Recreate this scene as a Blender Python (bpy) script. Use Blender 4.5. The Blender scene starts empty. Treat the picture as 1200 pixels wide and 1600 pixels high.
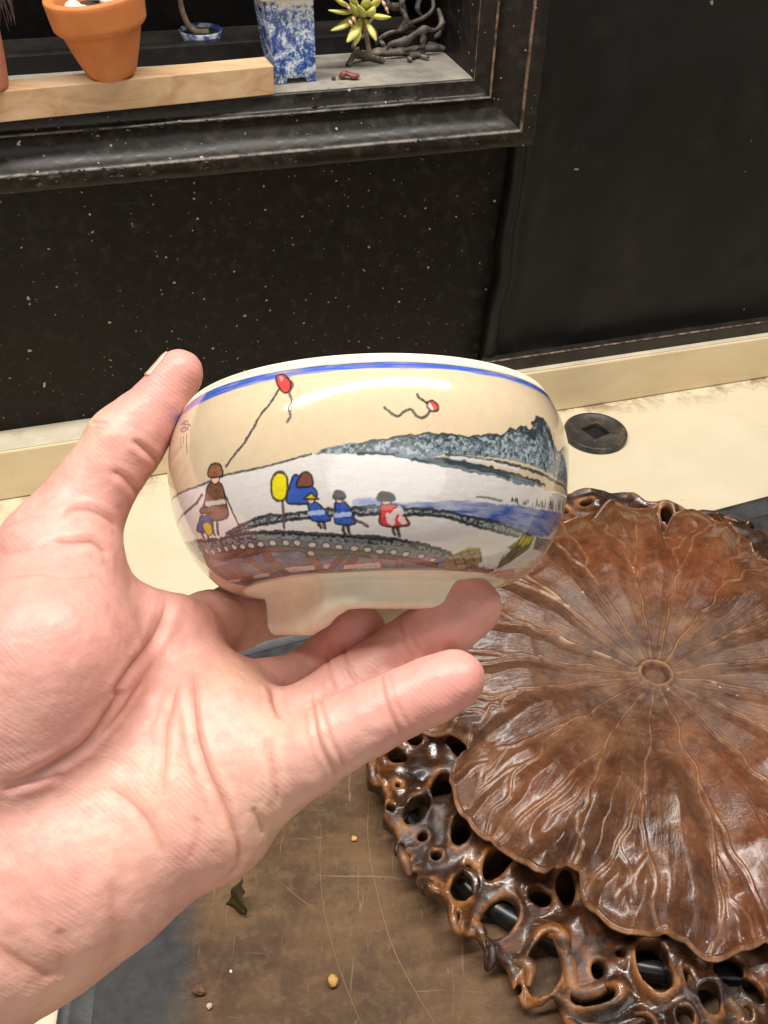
import bpy, bmesh, math, random
import numpy as np

# ------------------------------------------------------------------ camera, light, exposure
scene = bpy.context.scene
COL = scene.collection
random.seed(7)
RNG = np.random.default_rng(11)

FPX = 1700.0                     # focal length in photo pixels (photo 1200 x 1600)
CAMH = 0.55
PITCH, ROLL = math.radians(39.7), math.radians(2.3)
FWD = np.array([0, math.cos(PITCH), -math.sin(PITCH)])
_U0 = np.array([0, math.sin(PITCH), math.cos(PITCH)])
_X0 = np.array([1.0, 0, 0])
RGT = _X0 * math.cos(ROLL) + _U0 * math.sin(ROLL)
UPV = _U0 * math.cos(ROLL) - _X0 * math.sin(ROLL)
CAM = np.array([0, 0, CAMH])

from mathutils import Matrix, Vector
cd = bpy.data.cameras.new('camera')
cam = bpy.data.objects.new('camera', cd)
COL.objects.link(cam)
cd.sensor_fit = 'VERTICAL'
cd.sensor_height = 36.0
cd.lens = 36.0 * FPX / 1600.0
cd.clip_start = 0.01
cd.clip_end = 50
m = Matrix.Identity(4)
for r in range(3):
    m[r][0], m[r][1], m[r][2], m[r][3] = RGT[r], UPV[r], -FWD[r], CAM[r]
cam.matrix_world = m
scene.camera = cam

world = bpy.data.worlds.new('World')
scene.world = world
world.use_nodes = True
bg = world.node_tree.nodes['Background']
bg.inputs[0].default_value = (1.0, 0.955, 0.91, 1)
bg.inputs[1].default_value = 0.085


def area_lamp(name, loc, target, sx, sy, power, colour, along=None):
    ld = bpy.data.lights.new(name, 'AREA')
    ld.shape = 'RECTANGLE' if along is not None else 'ELLIPSE'
    ld.size, ld.size_y = sx, sy
    ld.energy = power
    ld.color = colour
    o = bpy.data.objects.new(name, ld)
    COL.objects.link(o)
    o.location = loc
    d = Vector(target) - Vector(loc)
    o.rotation_euler = d.to_track_quat('-Z', 'Y').to_euler() if along is None else (0, 0, along)
    return o


# a long strip light of the workshop ceiling and a broad front fill lamp behind the camera, to the right
area_lamp('strip_lamp', (-0.16, 0.385, 1.6), (0, 0, 0), 2.0, 0.075, 46, (1.0, 0.965, 0.91), along=math.radians(16.5))
area_lamp('ceiling_panel_lamp', (0.5, -2.1, 1.75), (0.0, 0.3, 0.25), 3.4, 2.2, 34, (1.0, 0.96, 0.92))

scene.view_settings.view_transform = 'Standard'
scene.view_settings.look = 'None'
scene.view_settings.exposure = 0.0
scene.view_settings.gamma = 1.0
scene.view_settings.use_curve_mapping = False

# ------------------------------------------------------------------ geometry helpers
def ray(x, y):
    return RGT * ((x - 600) / FPX) + UPV * ((800 - y) / FPX) + FWD


def at(x, y, d):
    return CAM + ray(x, y) * d


def onz(x, y, z=0.0):
    d = ray(x, y)
    return CAM + d * ((z - CAMH) / d[2])


def onplane(x, y, p0, n):
    d = ray(x, y)
    return CAM + d * (((p0 - CAM) @ n) / (d @ n))


def project(P):
    q = P - CAM
    d = q @ FWD
    return 600 + FPX * (q @ RGT) / d, 800 - FPX * (q @ UPV) / d


def nrm(v):
    v = np.asarray(v, float)
    return v / np.linalg.norm(v)


def empty(name, loc, label=None, cat=None, group=None):
    o = bpy.data.objects.new(name, None)
    o.empty_display_size = 0.01
    COL.objects.link(o)
    o.location = [float(c) for c in loc]
    tag(o, label, cat, group)
    return o


def tag(o, label=None, cat=None, group=None, kind=None):
    if label: o['label'] = label
    if cat: o['category'] = cat
    if group: o['group'] = group
    if kind: o['kind'] = kind
    return o


def mesh_obj(name, verts, faces, material, parent=None, smooth=True, origin=None, attrs=None):
    """verts in world metres; the object's origin is the parent's (or `origin`)"""
    verts = np.asarray(verts, float)
    org = np.array(parent.location) if parent is not None else (np.zeros(3) if origin is None else np.asarray(origin, float))
    if parent is not None and parent.parent is not None:
        org = np.array(parent.parent.location)
    v = verts - org
    me = bpy.data.meshes.new(name)
    if isinstance(faces, np.ndarray):
        k = faces.shape[1]
        me.vertices.add(len(v)); me.vertices.foreach_set('co', v.astype(np.float32).ravel())
        me.loops.add(faces.size); me.loops.foreach_set('vertex_index', faces.astype(np.int32).ravel())
        me.polygons.add(len(faces))
        me.polygons.foreach_set('loop_start', np.arange(0, faces.size, k, dtype=np.int32))
        me.polygons.foreach_set('loop_total', np.full(len(faces), k, dtype=np.int32))
        me.update(calc_edges=True)
    else:
        me.from_pydata([tuple(p) for p in v], [], [tuple(f) for f in faces])
        me.update()
    if smooth:
        me.polygons.foreach_set('use_smooth', np.ones(len(me.polygons), dtype=bool))
    for an, arr in (attrs or {}).items():
        if arr.ndim == 2:
            a = me.color_attributes.new(an, 'FLOAT_COLOR', 'POINT')
            full = np.ones((len(v), 4), np.float32); full[:, :3] = arr
            a.data.foreach_set('color', full.ravel())
        else:
            a = me.attributes.new(an, 'FLOAT', 'POINT')
            a.data.foreach_set('value', arr.astype(np.float32))
    if material is not None:
        me.materials.append(material)
    o = bpy.data.objects.new(name, me)
    COL.objects.link(o)
    if parent is not None:
        o.parent = parent
    else:
        o.location = org
    return o


def box_verts(c0, ex, ey, ez):
    """corner + three edge vectors"""
    c0, ex, ey, ez = [np.asarray(a, float) for a in (c0, ex, ey, ez)]
    v = [c0, c0 + ex, c0 + ex + ey, c0 + ey]
    v += [p + ez for p in v]
    f = [(0, 3, 2, 1), (4, 5, 6, 7), (0, 1, 5, 4), (1, 2, 6, 5), (2, 3, 7, 6), (3, 0, 4, 7)]
    return v, f


def bevel_box(name, c0, ex, ey, ez, bev, material, parent=None, seg=2, jitter=0.0, cuts=0):
    v, f = box_verts(c0, ex, ey, ez)
    bm = bmesh.new()
    vs = [bm.verts.new(p) for p in v]
    for q in f: bm.faces.new([vs[i] for i in q])
    bmesh.ops.recalc_face_normals(bm, faces=bm.faces)
    if cuts:
        bmesh.ops.subdivide_edges(bm, edges=[e for e in bm.edges if e.calc_length() > 0.05], cuts=cuts, use_grid_fill=True)
        if jitter:
            for w in bm.verts:
                w.co += Vector([random.uniform(-jitter, jitter) for _ in range(3)])
    if bev:
        es = [e for e in bm.edges if len(e.link_faces) == 2 and e.calc_face_angle(0) > 0.6]
        bmesh.ops.bevel(bm, geom=es, offset=bev, segments=seg, affect='EDGES', profile=0.5)
    bm.verts.index_update()
    vv = [tuple(w.co) for w in bm.verts]
    ff = [[w.index for w in q.verts] for q in bm.faces]
    bm.free()
    o = mesh_obj(name, vv, ff, material, parent, smooth=False)
    return o


def catmull(pts, n=8, closed=False):
    P = np.asarray(pts, float)
    if len(P) < 3:
        return np.array([P[0] + (P[-1] - P[0]) * t for t in np.linspace(0, 1, n + 1)])
    out = []
    m = len(P)
    rng = range(m) if closed else range(m - 1)
    for i in rng:
        p0 = P[(i - 1) % m] if (closed or i > 0) else 2 * P[0] - P[1]
        p1, p2 = P[i], P[(i + 1) % m]
        p3 = P[(i + 2) % m] if (closed or i + 2 < m) else 2 * P[-1] - P[-2]
        for t in np.linspace(0, 1, n, endpoint=False):
            out.append(0.5 * ((2 * p1) + (p2 - p0) * t + (2 * p0 - 5 * p1 + 4 * p2 - p3) * t * t + (3 * p1 - p0 - 3 * p2 + p3) * t ** 3))
    if not closed: out.append(P[-1])
    return np.array(out)


def tube(path, radii, seg=8, cap=True, squash=None):
    P = np.asarray(path, float)
    R = np.interp(np.linspace(0, 1, len(P)), np.linspace(0, 1, len(radii)), radii)
    T = np.gradient(P, axis=0)
    T /= np.linalg.norm(T, axis=1)[:, None] + 1e-12
    a = np.cross(T[0], [0.31, 0.2, 0.93]); a /= np.linalg.norm(a)
    V, Fc = [], []
    for i in range(len(P)):
        a = a - T[i] * (a @ T[i]); a /= np.linalg.norm(a)
        b = np.cross(T[i], a)
        for k in range(seg):
            t = 2 * math.pi * k / seg
            V.append(P[i] + (a * math.cos(t) + b * math.sin(t) * (squash or 1)) * R[i])
    for i in range(len(P) - 1):
        for k in range(seg):
            k2 = (k + 1) % seg
            Fc.append((i * seg + k, i * seg + k2, (i + 1) * seg + k2, (i + 1) * seg + k))
    if cap:
        Fc.append(tuple(range(seg))[::-1]); Fc.append(tuple((len(P) - 1) * seg + k for k in range(seg)))
    return V, Fc


def join(*parts):
    V, Fc = [], []
    for v, f in parts:
        o = len(V)
        V += [tuple(p) for p in v]
        Fc += [tuple(i + o for i in q) for q in f]
    return V, Fc


def lathe(prof, seg, c, ax, ex, ey, close_bottom=False):
    """prof rows (radius, height); c centre; returns verts, quads(np)"""
    prof = np.asarray(prof, float)
    t = np.linspace(0, 2 * math.pi, seg, endpoint=False)
    V = c + prof[:, 1][:, None, None] * ax + prof[:, 0][:, None, None] * (np.cos(t)[None, :, None] * ex + np.sin(t)[None, :, None] * ey)
    n = len(prof)
    i, k = np.meshgrid(np.arange(n - 1), np.arange(seg), indexing='ij')
    k2 = (k + 1) % seg
    Fq = np.stack([i * seg + k, i * seg + k2, (i + 1) * seg + k2, (i + 1) * seg + k], -1).reshape(-1, 4)
    return V.reshape(-1, 3), Fq


def grid_faces(nr, nc, wrap=False):
    i, k = np.meshgrid(np.arange(nr - 1), np.arange(nc if wrap else nc - 1), indexing='ij')
    k2 = (k + 1) % nc
    return np.stack([i * nc + k, i * nc + k2, (i + 1) * nc + k2, (i + 1) * nc + k], -1).reshape(-1, 4)


# value noise in numpy (any dimension 2 or 3)
_NT = RNG.random((64, 64, 64)).astype(np.float32)


def vnoise(P, scale, seed=0):
    Q = np.asarray(P, np.float32) * scale + seed * 7.31
    if Q.shape[-1] == 2:
        Q = np.concatenate([Q, np.full(Q.shape[:-1] + (1,), seed * 3.7, np.float32)], -1)
    I = np.floor(Q).astype(np.int64); f = Q - I
    f = f * f * (3 - 2 * f)
    r = 0
    for dx in (0, 1):
        for dy in (0, 1):
            for dz in (0, 1):
                w = (f[..., 0] if dx else 1 - f[..., 0]) * (f[..., 1] if dy else 1 - f[..., 1]) * (f[..., 2] if dz else 1 - f[..., 2])
                r = r + w * _NT[(I[..., 0] + dx) % 64, (I[..., 1] + dy) % 64, (I[..., 2] + dz) % 64]
    return r


def fbm(P, scale, seed=0, octv=4):
    r, a, s = 0, 0.5, scale
    for o in range(octv):
        r = r + a * vnoise(P, s, seed + o); a *= 0.5; s *= 2.03
    return r / (1 - 0.5 ** octv)


# implicit surfaces -> quads (naive surface nets)
def surface_nets(f, lo, hi, h):
    lo, hi = np.asarray(lo, float), np.asarray(hi, float)
    n = np.ceil((hi - lo) / h).astype(int) + 1
    xs, ys, zs = [lo[a] + h * np.arange(n[a]) for a in range(3)]
    D = np.empty(n, np.float32)
    Y, Z = np.meshgrid(ys, zs, indexing='ij')
    step = max(1, int(400000 / Y.size))
    for i in range(0, n[0], step):
        xx = xs[i:i + step]
        P = np.empty((len(xx),) + Y.shape + (3,), np.float32)
        P[..., 0] = xx[:, None, None]; P[..., 1] = Y; P[..., 2] = Z
        D[i:i + step] = f(P)
    S = D < 0
    acc = np.zeros((n[0] - 1, n[1] - 1, n[2] - 1, 3), np.float32)
    cnt = np.zeros(acc.shape[:3], np.float32)
    I = [slice(0, -1), slice(1, None)]
    for ax in range(3):
        o1, o2 = [a for a in range(3) if a != ax]
        for b1 in (0, 1):
            for b2 in (0, 1):
                sa = [None] * 3; sb = [None] * 3
                sa[ax], sb[ax] = I[0], I[1]
                sa[o1] = sb[o1] = I[b1]; sa[o2] = sb[o2] = I[b2]
                A, B = D[tuple(sa)], D[tuple(sb)]
                c = (A < 0) != (B < 0)
                t = np.where(c, A / np.where(c, A - B, 1), 0)
                cnt += c
                acc[..., ax] += np.where(c, t, 0)
                acc[..., o1] += np.where(c, b1, 0)
                acc[..., o2] += np.where(c, b2, 0)
    act = cnt > 0
    ids = -np.ones(act.shape, np.int64)
    ids[act] = np.arange(act.sum())
    cell = np.argwhere(act)
    V = lo + (cell + acc[act] / cnt[act][:, None]) * h
    Q = []
    for ax in range(3):
        o1, o2 = (ax + 1) % 3, (ax + 2) % 3
        sa = [slice(None)] * 3; sb = [slice(None)] * 3
        sa[ax], sb[ax] = slice(0, -1), slice(1, None)
        c = np.argwhere(S[tuple(sa)] != S[tuple(sb)])
        c = c[(c[:, o1] > 0) & (c[:, o2] > 0) & (c[:, o1] < n[o1] - 1) & (c[:, o2] < n[o2] - 1)]
        inside = S[tuple(c.T)]
        def g(d1, d2):
            q = c.copy(); q[:, o1] -= d1; q[:, o2] -= d2
            return ids[tuple(q.T)]
        q = np.stack([g(1, 1), g(0, 1), g(0, 0), g(1, 0)], -1)
        q[~inside] = q[~inside][:, ::-1]
        Q.append(q)
    Q = np.concatenate(Q)
    return V, Q[(Q >= 0).all(1)]


def relax(V, Q, it=2, lam=0.5):
    E = np.concatenate([Q[:, [0, 1]], Q[:, [1, 2]], Q[:, [2, 3]], Q[:, [3, 0]]])
    V = V.copy()
    for k in range(it):
        s = np.zeros_like(V); c = np.zeros(len(V))
        for a, b in ((0, 1), (1, 0)):
            for ax in range(3):
                s[:, ax] += np.bincount(E[:, a], V[E[:, b], ax], len(V))
            c += np.bincount(E[:, a], minlength=len(V))
        V += lam * (s / np.maximum(c, 1)[:, None] - V)
    return V


def largest_part(V, Q):
    lab = np.arange(len(V))
    while True:
        m_ = lab[Q].min(1)
        new = lab.copy()
        for k in range(4): np.minimum.at(new, Q[:, k], m_)
        new = new[new]
        if (new == lab).all(): break
        lab = new
    ids, cnt = np.unique(lab, return_counts=True)
    keep = lab == ids[cnt.argmax()]
    idx = -np.ones(len(V), np.int64); idx[keep] = np.arange(keep.sum())
    return V[keep], idx[Q[keep[Q[:, 0]]]]


def smin(a, b, k):
    h = np.clip(0.5 + 0.5 * (b - a) / k, 0, 1)
    return b + (a - b) * h - k * h * (1 - h)


def smax(a, b, k):
    return -smin(-a, -b, k)


def cone(P, a, b, ra, rb):
    a = np.asarray(a, np.float32); ab = np.asarray(b, np.float32) - a
    q = P - a
    t = np.clip((q @ ab) / (ab @ ab), 0, 1)
    return np.linalg.norm(q - t[..., None] * ab, axis=-1) - (ra + (rb - ra) * t)


def poly_sdf(P, poly):
    """signed distance of 2D points to closed polygon (negative inside)"""
    poly = np.asarray(poly, np.float32)
    d = np.full(P.shape[:-1], 1e9, np.float32)
    ins = np.zeros(P.shape[:-1], bool)
    n = len(poly)
    for i in range(n):
        a, b = poly[i], poly[(i + 1) % n]
        e = b - a; w = P - a
        t = np.clip((w @ e) / max(float(e @ e), 1e-12), 0, 1)
        dd = w - t[..., None] * e
        d = np.minimum(d, (dd * dd).sum(-1))
        c = (a[1] > P[..., 1]) != (b[1] > P[..., 1])
        if abs(e[1]) > 1e-12:
            x = a[0] + (P[..., 1] - a[1]) * e[0] / e[1]
            ins ^= c & (P[..., 0] < x)
    d = np.sqrt(d)
    return np.where(ins, -d, d)


def line_dist(P, pts):
    d = np.full(P.shape[:-1], 1e9, np.float32)
    T = np.zeros(P.shape[:-1], np.float32)
    pts = np.asarray(pts, np.float32)
    L = np.concatenate([[0], np.cumsum(np.linalg.norm(np.diff(pts, axis=0), axis=1))])
    for i in range(len(pts) - 1):
        a, e = pts[i], pts[i + 1] - pts[i]
        w = P - a
        t = np.clip((w @ e) / max(float(e @ e), 1e-14), 0, 1)
        dd = w - t[..., None] * e
        s = np.sqrt((dd * dd).sum(-1))
        m_ = s < d
        d = np.where(m_, s, d)
        T = np.where(m_, (L[i] + t * (L[i + 1] - L[i])) / max(L[-1], 1e-9), T)
    return d, T


# ------------------------------------------------------------------ material helpers
class NT:
    def __init__(self, name):
        self.m = bpy.data.materials.new(name)
        self.m.use_nodes = True
        self.t = self.m.node_tree
        self.b = self.t.nodes['Principled BSDF']
        self._co = None

    def new(self, typ, **kw):
        n = self.t.nodes.new(typ)
        for k, v in kw.items(): setattr(n, k, v)
        return n

    def put(self, sock, v):
        if isinstance(v, bpy.types.NodeSocket):
            self.t.links.new(v, sock)
        elif v is not None:
            if isinstance(v, (tuple, list)) and len(v) == 3 and sock.type == 'RGBA': v = (*v, 1)
            sock.default_value = v

    def co(self, scale=None):
        if self._co is None:
            self._co = self.new('ShaderNodeTexCoord').outputs['Object']
        if scale is None: return self._co
        mp = self.new('ShaderNodeMapping')
        mp.inputs['Scale'].default_value = scale
        self.t.links.new(self._co, mp.inputs[0])
        return mp.outputs[0]

    def noise(self, scale, detail=4, rough=0.55, co=None, dist=0.0, out='Fac'):
        n = self.new('ShaderNodeTexNoise')
        n.inputs['Scale'].default_value = scale; n.inputs['Detail'].default_value = detail
        n.inputs['Roughness'].default_value = rough; n.inputs['Distortion'].default_value = dist
        self.put(n.inputs['Vector'], co if co is not None else self.co())
        return n.outputs[out]

    def voronoi(self, scale, feature='F1', co=None, out='Distance', rnd=1.0):
        n = self.new('ShaderNodeTexVoronoi', feature=feature)
        n.inputs['Scale'].default_value = scale
        n.inputs['Randomness'].default_value = rnd
        self.put(n.inputs['Vector'], co if co is not None else self.co())
        return n.outputs[out]

    def wave(self, scale, dist=2.0, detail=2, co=None, dscale=1.0, direction='X'):
        n = self.new('ShaderNodeTexWave', bands_direction=direction)
        n.inputs['Scale'].default_value = scale; n.inputs['Distortion'].default_value = dist
        n.inputs['Detail'].default_value = detail; n.inputs['Detail Scale'].default_value = dscale
        self.put(n.inputs['Vector'], co if co is not None else self.co())
        return n.outputs['Fac']

    def ramp(self, f, stops, interp='LINEAR'):
        n = self.new('ShaderNodeValToRGB')
        n.color_ramp.interpolation = interp
        el = n.color_ramp.elements
        while len(el) < len(stops): el.new(0.5)
        for e, (p, c) in zip(el, stops):
            e.position = p
            e.color = (c, c, c, 1) if isinstance(c, (int, float)) else (*c, 1)
        self.put(n.inputs[0], f)
        return n.outputs[0]

    def mix(self, fac, a, b, mode='MIX'):
        n = self.new('ShaderNodeMix', data_type='RGBA', blend_type=mode)
        self.put(n.inputs[0], fac); self.put(n.inputs[6], a); self.put(n.inputs[7], b)
        return n.outputs[2]

    def math(self, op, a, b=None, c=None, clamp=False):
        n = self.new('ShaderNodeMath', operation=op, use_clamp=clamp)
        self.put(n.inputs[0], a)
        if b is not None: self.put(n.inputs[1], b)
        if c is not None: self.put(n.inputs[2], c)
        return n.outputs[0]

    def attr(self, name, out='Fac'):
        n = self.new('ShaderNodeAttribute', attribute_name=name)
        return n.outputs[out]

    def bump(self, h, strength=0.3, dist=0.001, normal=None):
        n = self.new('ShaderNodeBump')
        n.inputs['Strength'].default_value = strength
        n.inputs['Distance'].default_value = dist
        self.put(n.inputs['Height'], h)
        if normal is not None: self.put(n.inputs['Normal'], normal)
        return n.outputs[0]

    def set(self, **kw):
        names = dict(col='Base Color', rough='Roughness', metal='Metallic', normal='Normal', spec='Specular IOR Level',
                     coat='Coat Weight', coatr='Coat Roughness', sss='Subsurface Weight', sssr='Subsurface Radius', ssss='Subsurface Scale', sheen='Sheen Weight', trans='Transmission Weight')
        for k, v in kw.items(): self.put(self.b.inputs[names[k]], v)
        return self.m


def simple(name, c1, c2, scale, rough=0.6, bump=0.2, bdist=0.0006, bscale=None, spec=0.5):
    n = NT(name)
    f = n.noise(scale, 5)
    col = n.ramp(f, [(0.3, c1), (0.7, c2)])
    b = n.bump(n.noise(bscale or scale * 4, 5), bump, bdist)
    return n.set(col=col, rough=rough, normal=b, spec=spec)

# ------------------------------------------------------------------ the setting: table, back wall, niche
A0 = onz(0, 783)
_B0 = onz(1200, 590)
WU = nrm(_B0 - A0)                                  # along the wall, to the right
WN = np.cross(WU, [0, 0, 1.0])                      # out of the wall, towards the room
ZV = np.array([0, 0, 1.0])


def W(s, o, z):
    return A0 + WU * s + WN * o + ZV * z


def wall_at(x, y, o):
    P = onplane(x, y, A0 + WN * o, WN)
    return float((P - A0) @ WU), float(P[2])


def wall_sz(P):
    return float((P - A0) @ WU), float((P - A0) @ WN), float(P[2])


def specks(n, scale, size, gate, seed=0.0):
    """flat paint / lime splashes with a shape of their own -> 0..1 mask"""
    mp = n.new('ShaderNodeMapping'); mp.inputs['Location'].default_value = (seed, seed * 1.7, seed * .3)
    n.t.links.new(n.co(), mp.inputs[0])
    warp = n.new('ShaderNodeTexNoise'); warp.inputs['Scale'].default_value = scale * 6
    n.t.links.new(mp.outputs[0], warp.inputs['Vector'])
    vm = n.new('ShaderNodeVectorMath', operation='MULTIPLY_ADD')
    n.t.links.new(warp.outputs['Color'], vm.inputs[0]); vm.inputs[1].default_value = (0.25 / scale,) * 3
    n.t.links.new(mp.outputs[0], vm.inputs[2])
    v = n.new('ShaderNodeTexVoronoi'); v.inputs['Scale'].default_value = scale
    n.t.links.new(vm.outputs[0], v.inputs['Vector'])
    sep = n.new('ShaderNodeSeparateColor'); n.t.links.new(v.outputs['Color'], sep.inputs[0])
    sz = n.math('MULTIPLY', sep.outputs[1], size)
    a = n.math('LESS_THAN', v.outputs['Distance'], sz)
    b = n.math('GREATER_THAN', sep.outputs[0], gate)
    return n.math('MULTIPLY', a, b)


# --- cream painted table
n = NT('cream_paint')
f1 = n.noise(9, 5, 0.6); f2 = n.noise(70, 5, 0.65)
c = n.ramp(f1, [(0.3, (0.62, 0.52, 0.355)), (0.7, (0.70, 0.605, 0.435))])
c = n.mix(n.ramp(f2, [(0.56, 0.0), (0.75, 0.35)]), c, (0.56, 0.46, 0.31))
scr = n.noise(60, 3, 0.5, n.co((1.0, 0.06, 1.0)), 0.4)
c = n.mix(n.ramp(scr, [(0.70, 0.0), (0.78, 0.5)]), c, (0.47, 0.35, 0.2))
c = n.mix(n.math('MULTIPLY', specks(n, 26, 0.10, 0.82, 3.1), 0.7), c, (0.16, 0.12, 0.08))
c = n.mix(n.math('MULTIPLY', specks(n, 90, 0.12, 0.72, 5.1), 0.5), c, (0.30, 0.22, 0.13))
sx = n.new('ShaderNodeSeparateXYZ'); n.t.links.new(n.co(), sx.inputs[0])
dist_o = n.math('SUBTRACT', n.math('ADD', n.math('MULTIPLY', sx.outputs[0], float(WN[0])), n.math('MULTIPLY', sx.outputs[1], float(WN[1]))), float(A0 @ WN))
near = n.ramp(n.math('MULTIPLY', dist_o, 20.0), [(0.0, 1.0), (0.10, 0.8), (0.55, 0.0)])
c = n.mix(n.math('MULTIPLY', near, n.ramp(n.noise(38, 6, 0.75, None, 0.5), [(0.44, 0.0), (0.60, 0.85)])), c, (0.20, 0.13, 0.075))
c = n.mix(n.ramp(n.noise(5.5, 6, 0.7), [(0.48, 0.0), (0.75, 0.45)]), c, (0.60, 0.47, 0.29))
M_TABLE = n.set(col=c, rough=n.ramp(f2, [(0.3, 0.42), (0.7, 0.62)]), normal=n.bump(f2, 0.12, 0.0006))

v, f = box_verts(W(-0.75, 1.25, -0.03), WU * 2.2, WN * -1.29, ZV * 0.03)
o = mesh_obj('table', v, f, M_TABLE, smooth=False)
tag(o, 'cream painted table top carrying the brown board', 'table', kind='structure')

# --- cream back board with a ledge
n = NT('cream_board')
g1 = n.noise(14, 5, 0.6, n.co((1, 1, 3))); g2 = n.noise(90, 4)
c = n.ramp(g1, [(0.3, (0.62, 0.49, 0.29)), (0.7, (0.73, 0.60, 0.38))])
c = n.mix(n.math('MULTIPLY', specks(n, 17, 0.10, 0.55, 1.3), 0.9), c, (0.10, 0.06, 0.03))
c = n.mix(n.ramp(g2, [(0.6, 0.0), (0.8, 0.3)]), c, (0.50, 0.38, 0.24))
M_BOARD = n.set(col=c, rough=0.5, normal=n.bump(g2, 0.12, 0.0008))
ZB = 0.0455
o = bevel_box('back_board', W(-0.75, 0, 0.0004), WU * 2.2, WN * -0.0275, ZV * ZB, 0.0016, M_BOARD)
tag(o, 'long cream board running along the foot of the black wall', 'board', kind='structure')
n = NT('board_ledge_paint')
c = n.ramp(n.noise(30, 5, 0.6), [(0.3, (0.47, 0.405, 0.29)), (0.7, (0.60, 0.53, 0.40))])
c = n.mix(n.ramp(n.noise(50, 4), [(0.6, 0), (0.75, 0.5)]), c, (0.36, 0.30, 0.22))
M_LEDGE = n.set(col=c, rough=0.6)
bevel_box('ledge', W(-0.7495, -0.0012, ZB + 0.0002), WU * 2.199, WN * -0.0262, ZV * 0.0012, 0.0005, M_LEDGE, parent=o)

# grime line where the board meets the table
# --- black wall
def black_paint(name, c1, c2, rough, sp, dust=0.25, bumpd=0.0006, gate=0.35, worn=None):
    n = NT(name)
    f1 = n.noise(7, 5, 0.6); f2 = n.noise(120, 5, 0.6)
    c = n.ramp(f1, [(0.3, c1), (0.7, c2)])
    c = n.mix(n.ramp(f2, [(0.5, 0.0), (0.8, dust)]), c, (0.10, 0.085, 0.07))
    if sp:
        c = n.mix(n.math('MULTIPLY', specks(n, 120, 0.13, gate - 0.1, 2.2), 0.8), c, (0.50, 0.44, 0.36))
        c = n.mix(n.math('MULTIPLY', specks(n, 210, 0.15, gate + 0.1, 4.2), 0.7), c, (0.36, 0.31, 0.25))
        c = n.mix(n.math('MULTIPLY', specks(n, 34, 0.060, gate, 8.2), 0.8), c, (0.60, 0.52, 0.42))
    if worn:
        c = n.mix(n.math('MULTIPLY', n.ramp(n.attr('worn'), [(0.55, 0), (1.0, 1)]), n.ramp(n.noise(90, 4, 0.65), [(0.38, 0.1), (0.6, 0.9)])), c, worn)
    return n.set(col=c, rough=n.ramp(f2, [(0.3, rough - 0.08), (0.7, rough + 0.12)]), normal=n.bump(f2, 0.15, bumpd), spec=0.25)


M_WALL = black_paint('black_wall_paint', (0.0042, 0.0030, 0.0023), (0.0100, 0.0070, 0.0052), 0.5, True)
ZS = wall_at(640, 131, 0.0)[1]                     # top edge of the niche sill
SC = wall_at(739, 128, 0.0)[0]                     # right edge of the niche opening
OW = -0.0275                                       # the wall plane
ND = 0.125                                         # niche depth behind the wall plane
ZT, SL = 0.62, -0.42
v1 = box_verts(W(SL - 0.3, OW, 0.0005), WU * (SC + 0.012 - SL + 0.3), WN * -0.02, ZV * (ZS - 0.015))
v2 = box_verts(W(SC + 0.012, OW, 0.0005), WU * 0.95, WN * -0.02, ZV * 0.9)
v3 = box_verts(W(SL - 0.3, OW, ZT), WU * (SC + 0.012 - SL + 0.3), WN * -0.02, ZV * (0.9 - ZT))
v4 = box_verts(W(SL - 0.3, OW, ZS - 0.0145), WU * 0.3, WN * -0.02, ZV * (ZT - ZS + 0.0145))
V, Fc = join(v1, v2, v3, v4)
o = mesh_obj('wall', V, Fc, M_WALL, smooth=False)
tag(o, 'black painted wall panel spattered with pale specks', 'wall', kind='structure')

# --- niche: mouldings with mitred corners, sill, back, rail
M_MOULD = black_paint('worn_black_moulding', (0.0085, 0.0068, 0.0054), (0.021, 0.0165, 0.0130), 0.36, True, 0.5, 0.0015, 0.62, worn=(0.20, 0.175, 0.145))
M_MOULD2 = black_paint('brown_rubbed_moulding', (0.011, 0.008, 0.0065), (0.020, 0.0155, 0.0125), 0.5, True, 0.3, 0.0012, 0.6, worn=(0.27, 0.165, 0.10))
n = NT('dusty_sill')
d1 = n.noise(26, 6, 0.65); d2 = n.noise(160, 4)
c = n.ramp(d1, [(0.30, (0.12, 0.105, 0.085)), (0.5, (0.25, 0.225, 0.185)), (0.75, (0.35, 0.315, 0.26))])
M_SILL = n.set(col=n.mix(n.ramp(d2, [(0.55, 0), (0.75, 0.4)]), c, (0.09, 0.075, 0.06)), rough=0.85, normal=n.bump(d2, 0.3, 0.0008))
M_DARK = black_paint('niche_dark_paint', (0.006, 0.0055, 0.005), (0.012, 0.011, 0.010), 0.5, False, 0.12)

niche = empty('display_niche', W((SL + SC) / 2, 0, ZS - 0.05),
              'black moulded niche frame with dusty sill let into the wall', 'niche frame')
# profile: (w away from the opening, o out of the wall)
zb_ = wall_at(640, 246, 0.018)[1]
MW = ZS - zb_
MPROF = [(0.0, -0.03), (0.0, -0.0004), (0.0006, 0.0004), (0.0016, 0.0006), (0.20 * MW, 0.0014), (0.245 * MW, 0.0028), (0.25 * MW, 0.0060), (0.268 * MW, 0.0066), (0.29 * MW, 0.0060),
         (0.34 * MW, 0.0046), (0.42 * MW, 0.0046), (0.52 * MW, 0.0062), (0.62 * MW, 0.0100), (0.70 * MW, 0.0142), (0.725 * MW, 0.0172), (0.742 * MW, 0.0182),
         (0.77 * MW, 0.0186), (0.97 * MW, 0.0186), (MW, 0.0170), (MW, OW + 0.0004)]


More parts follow.
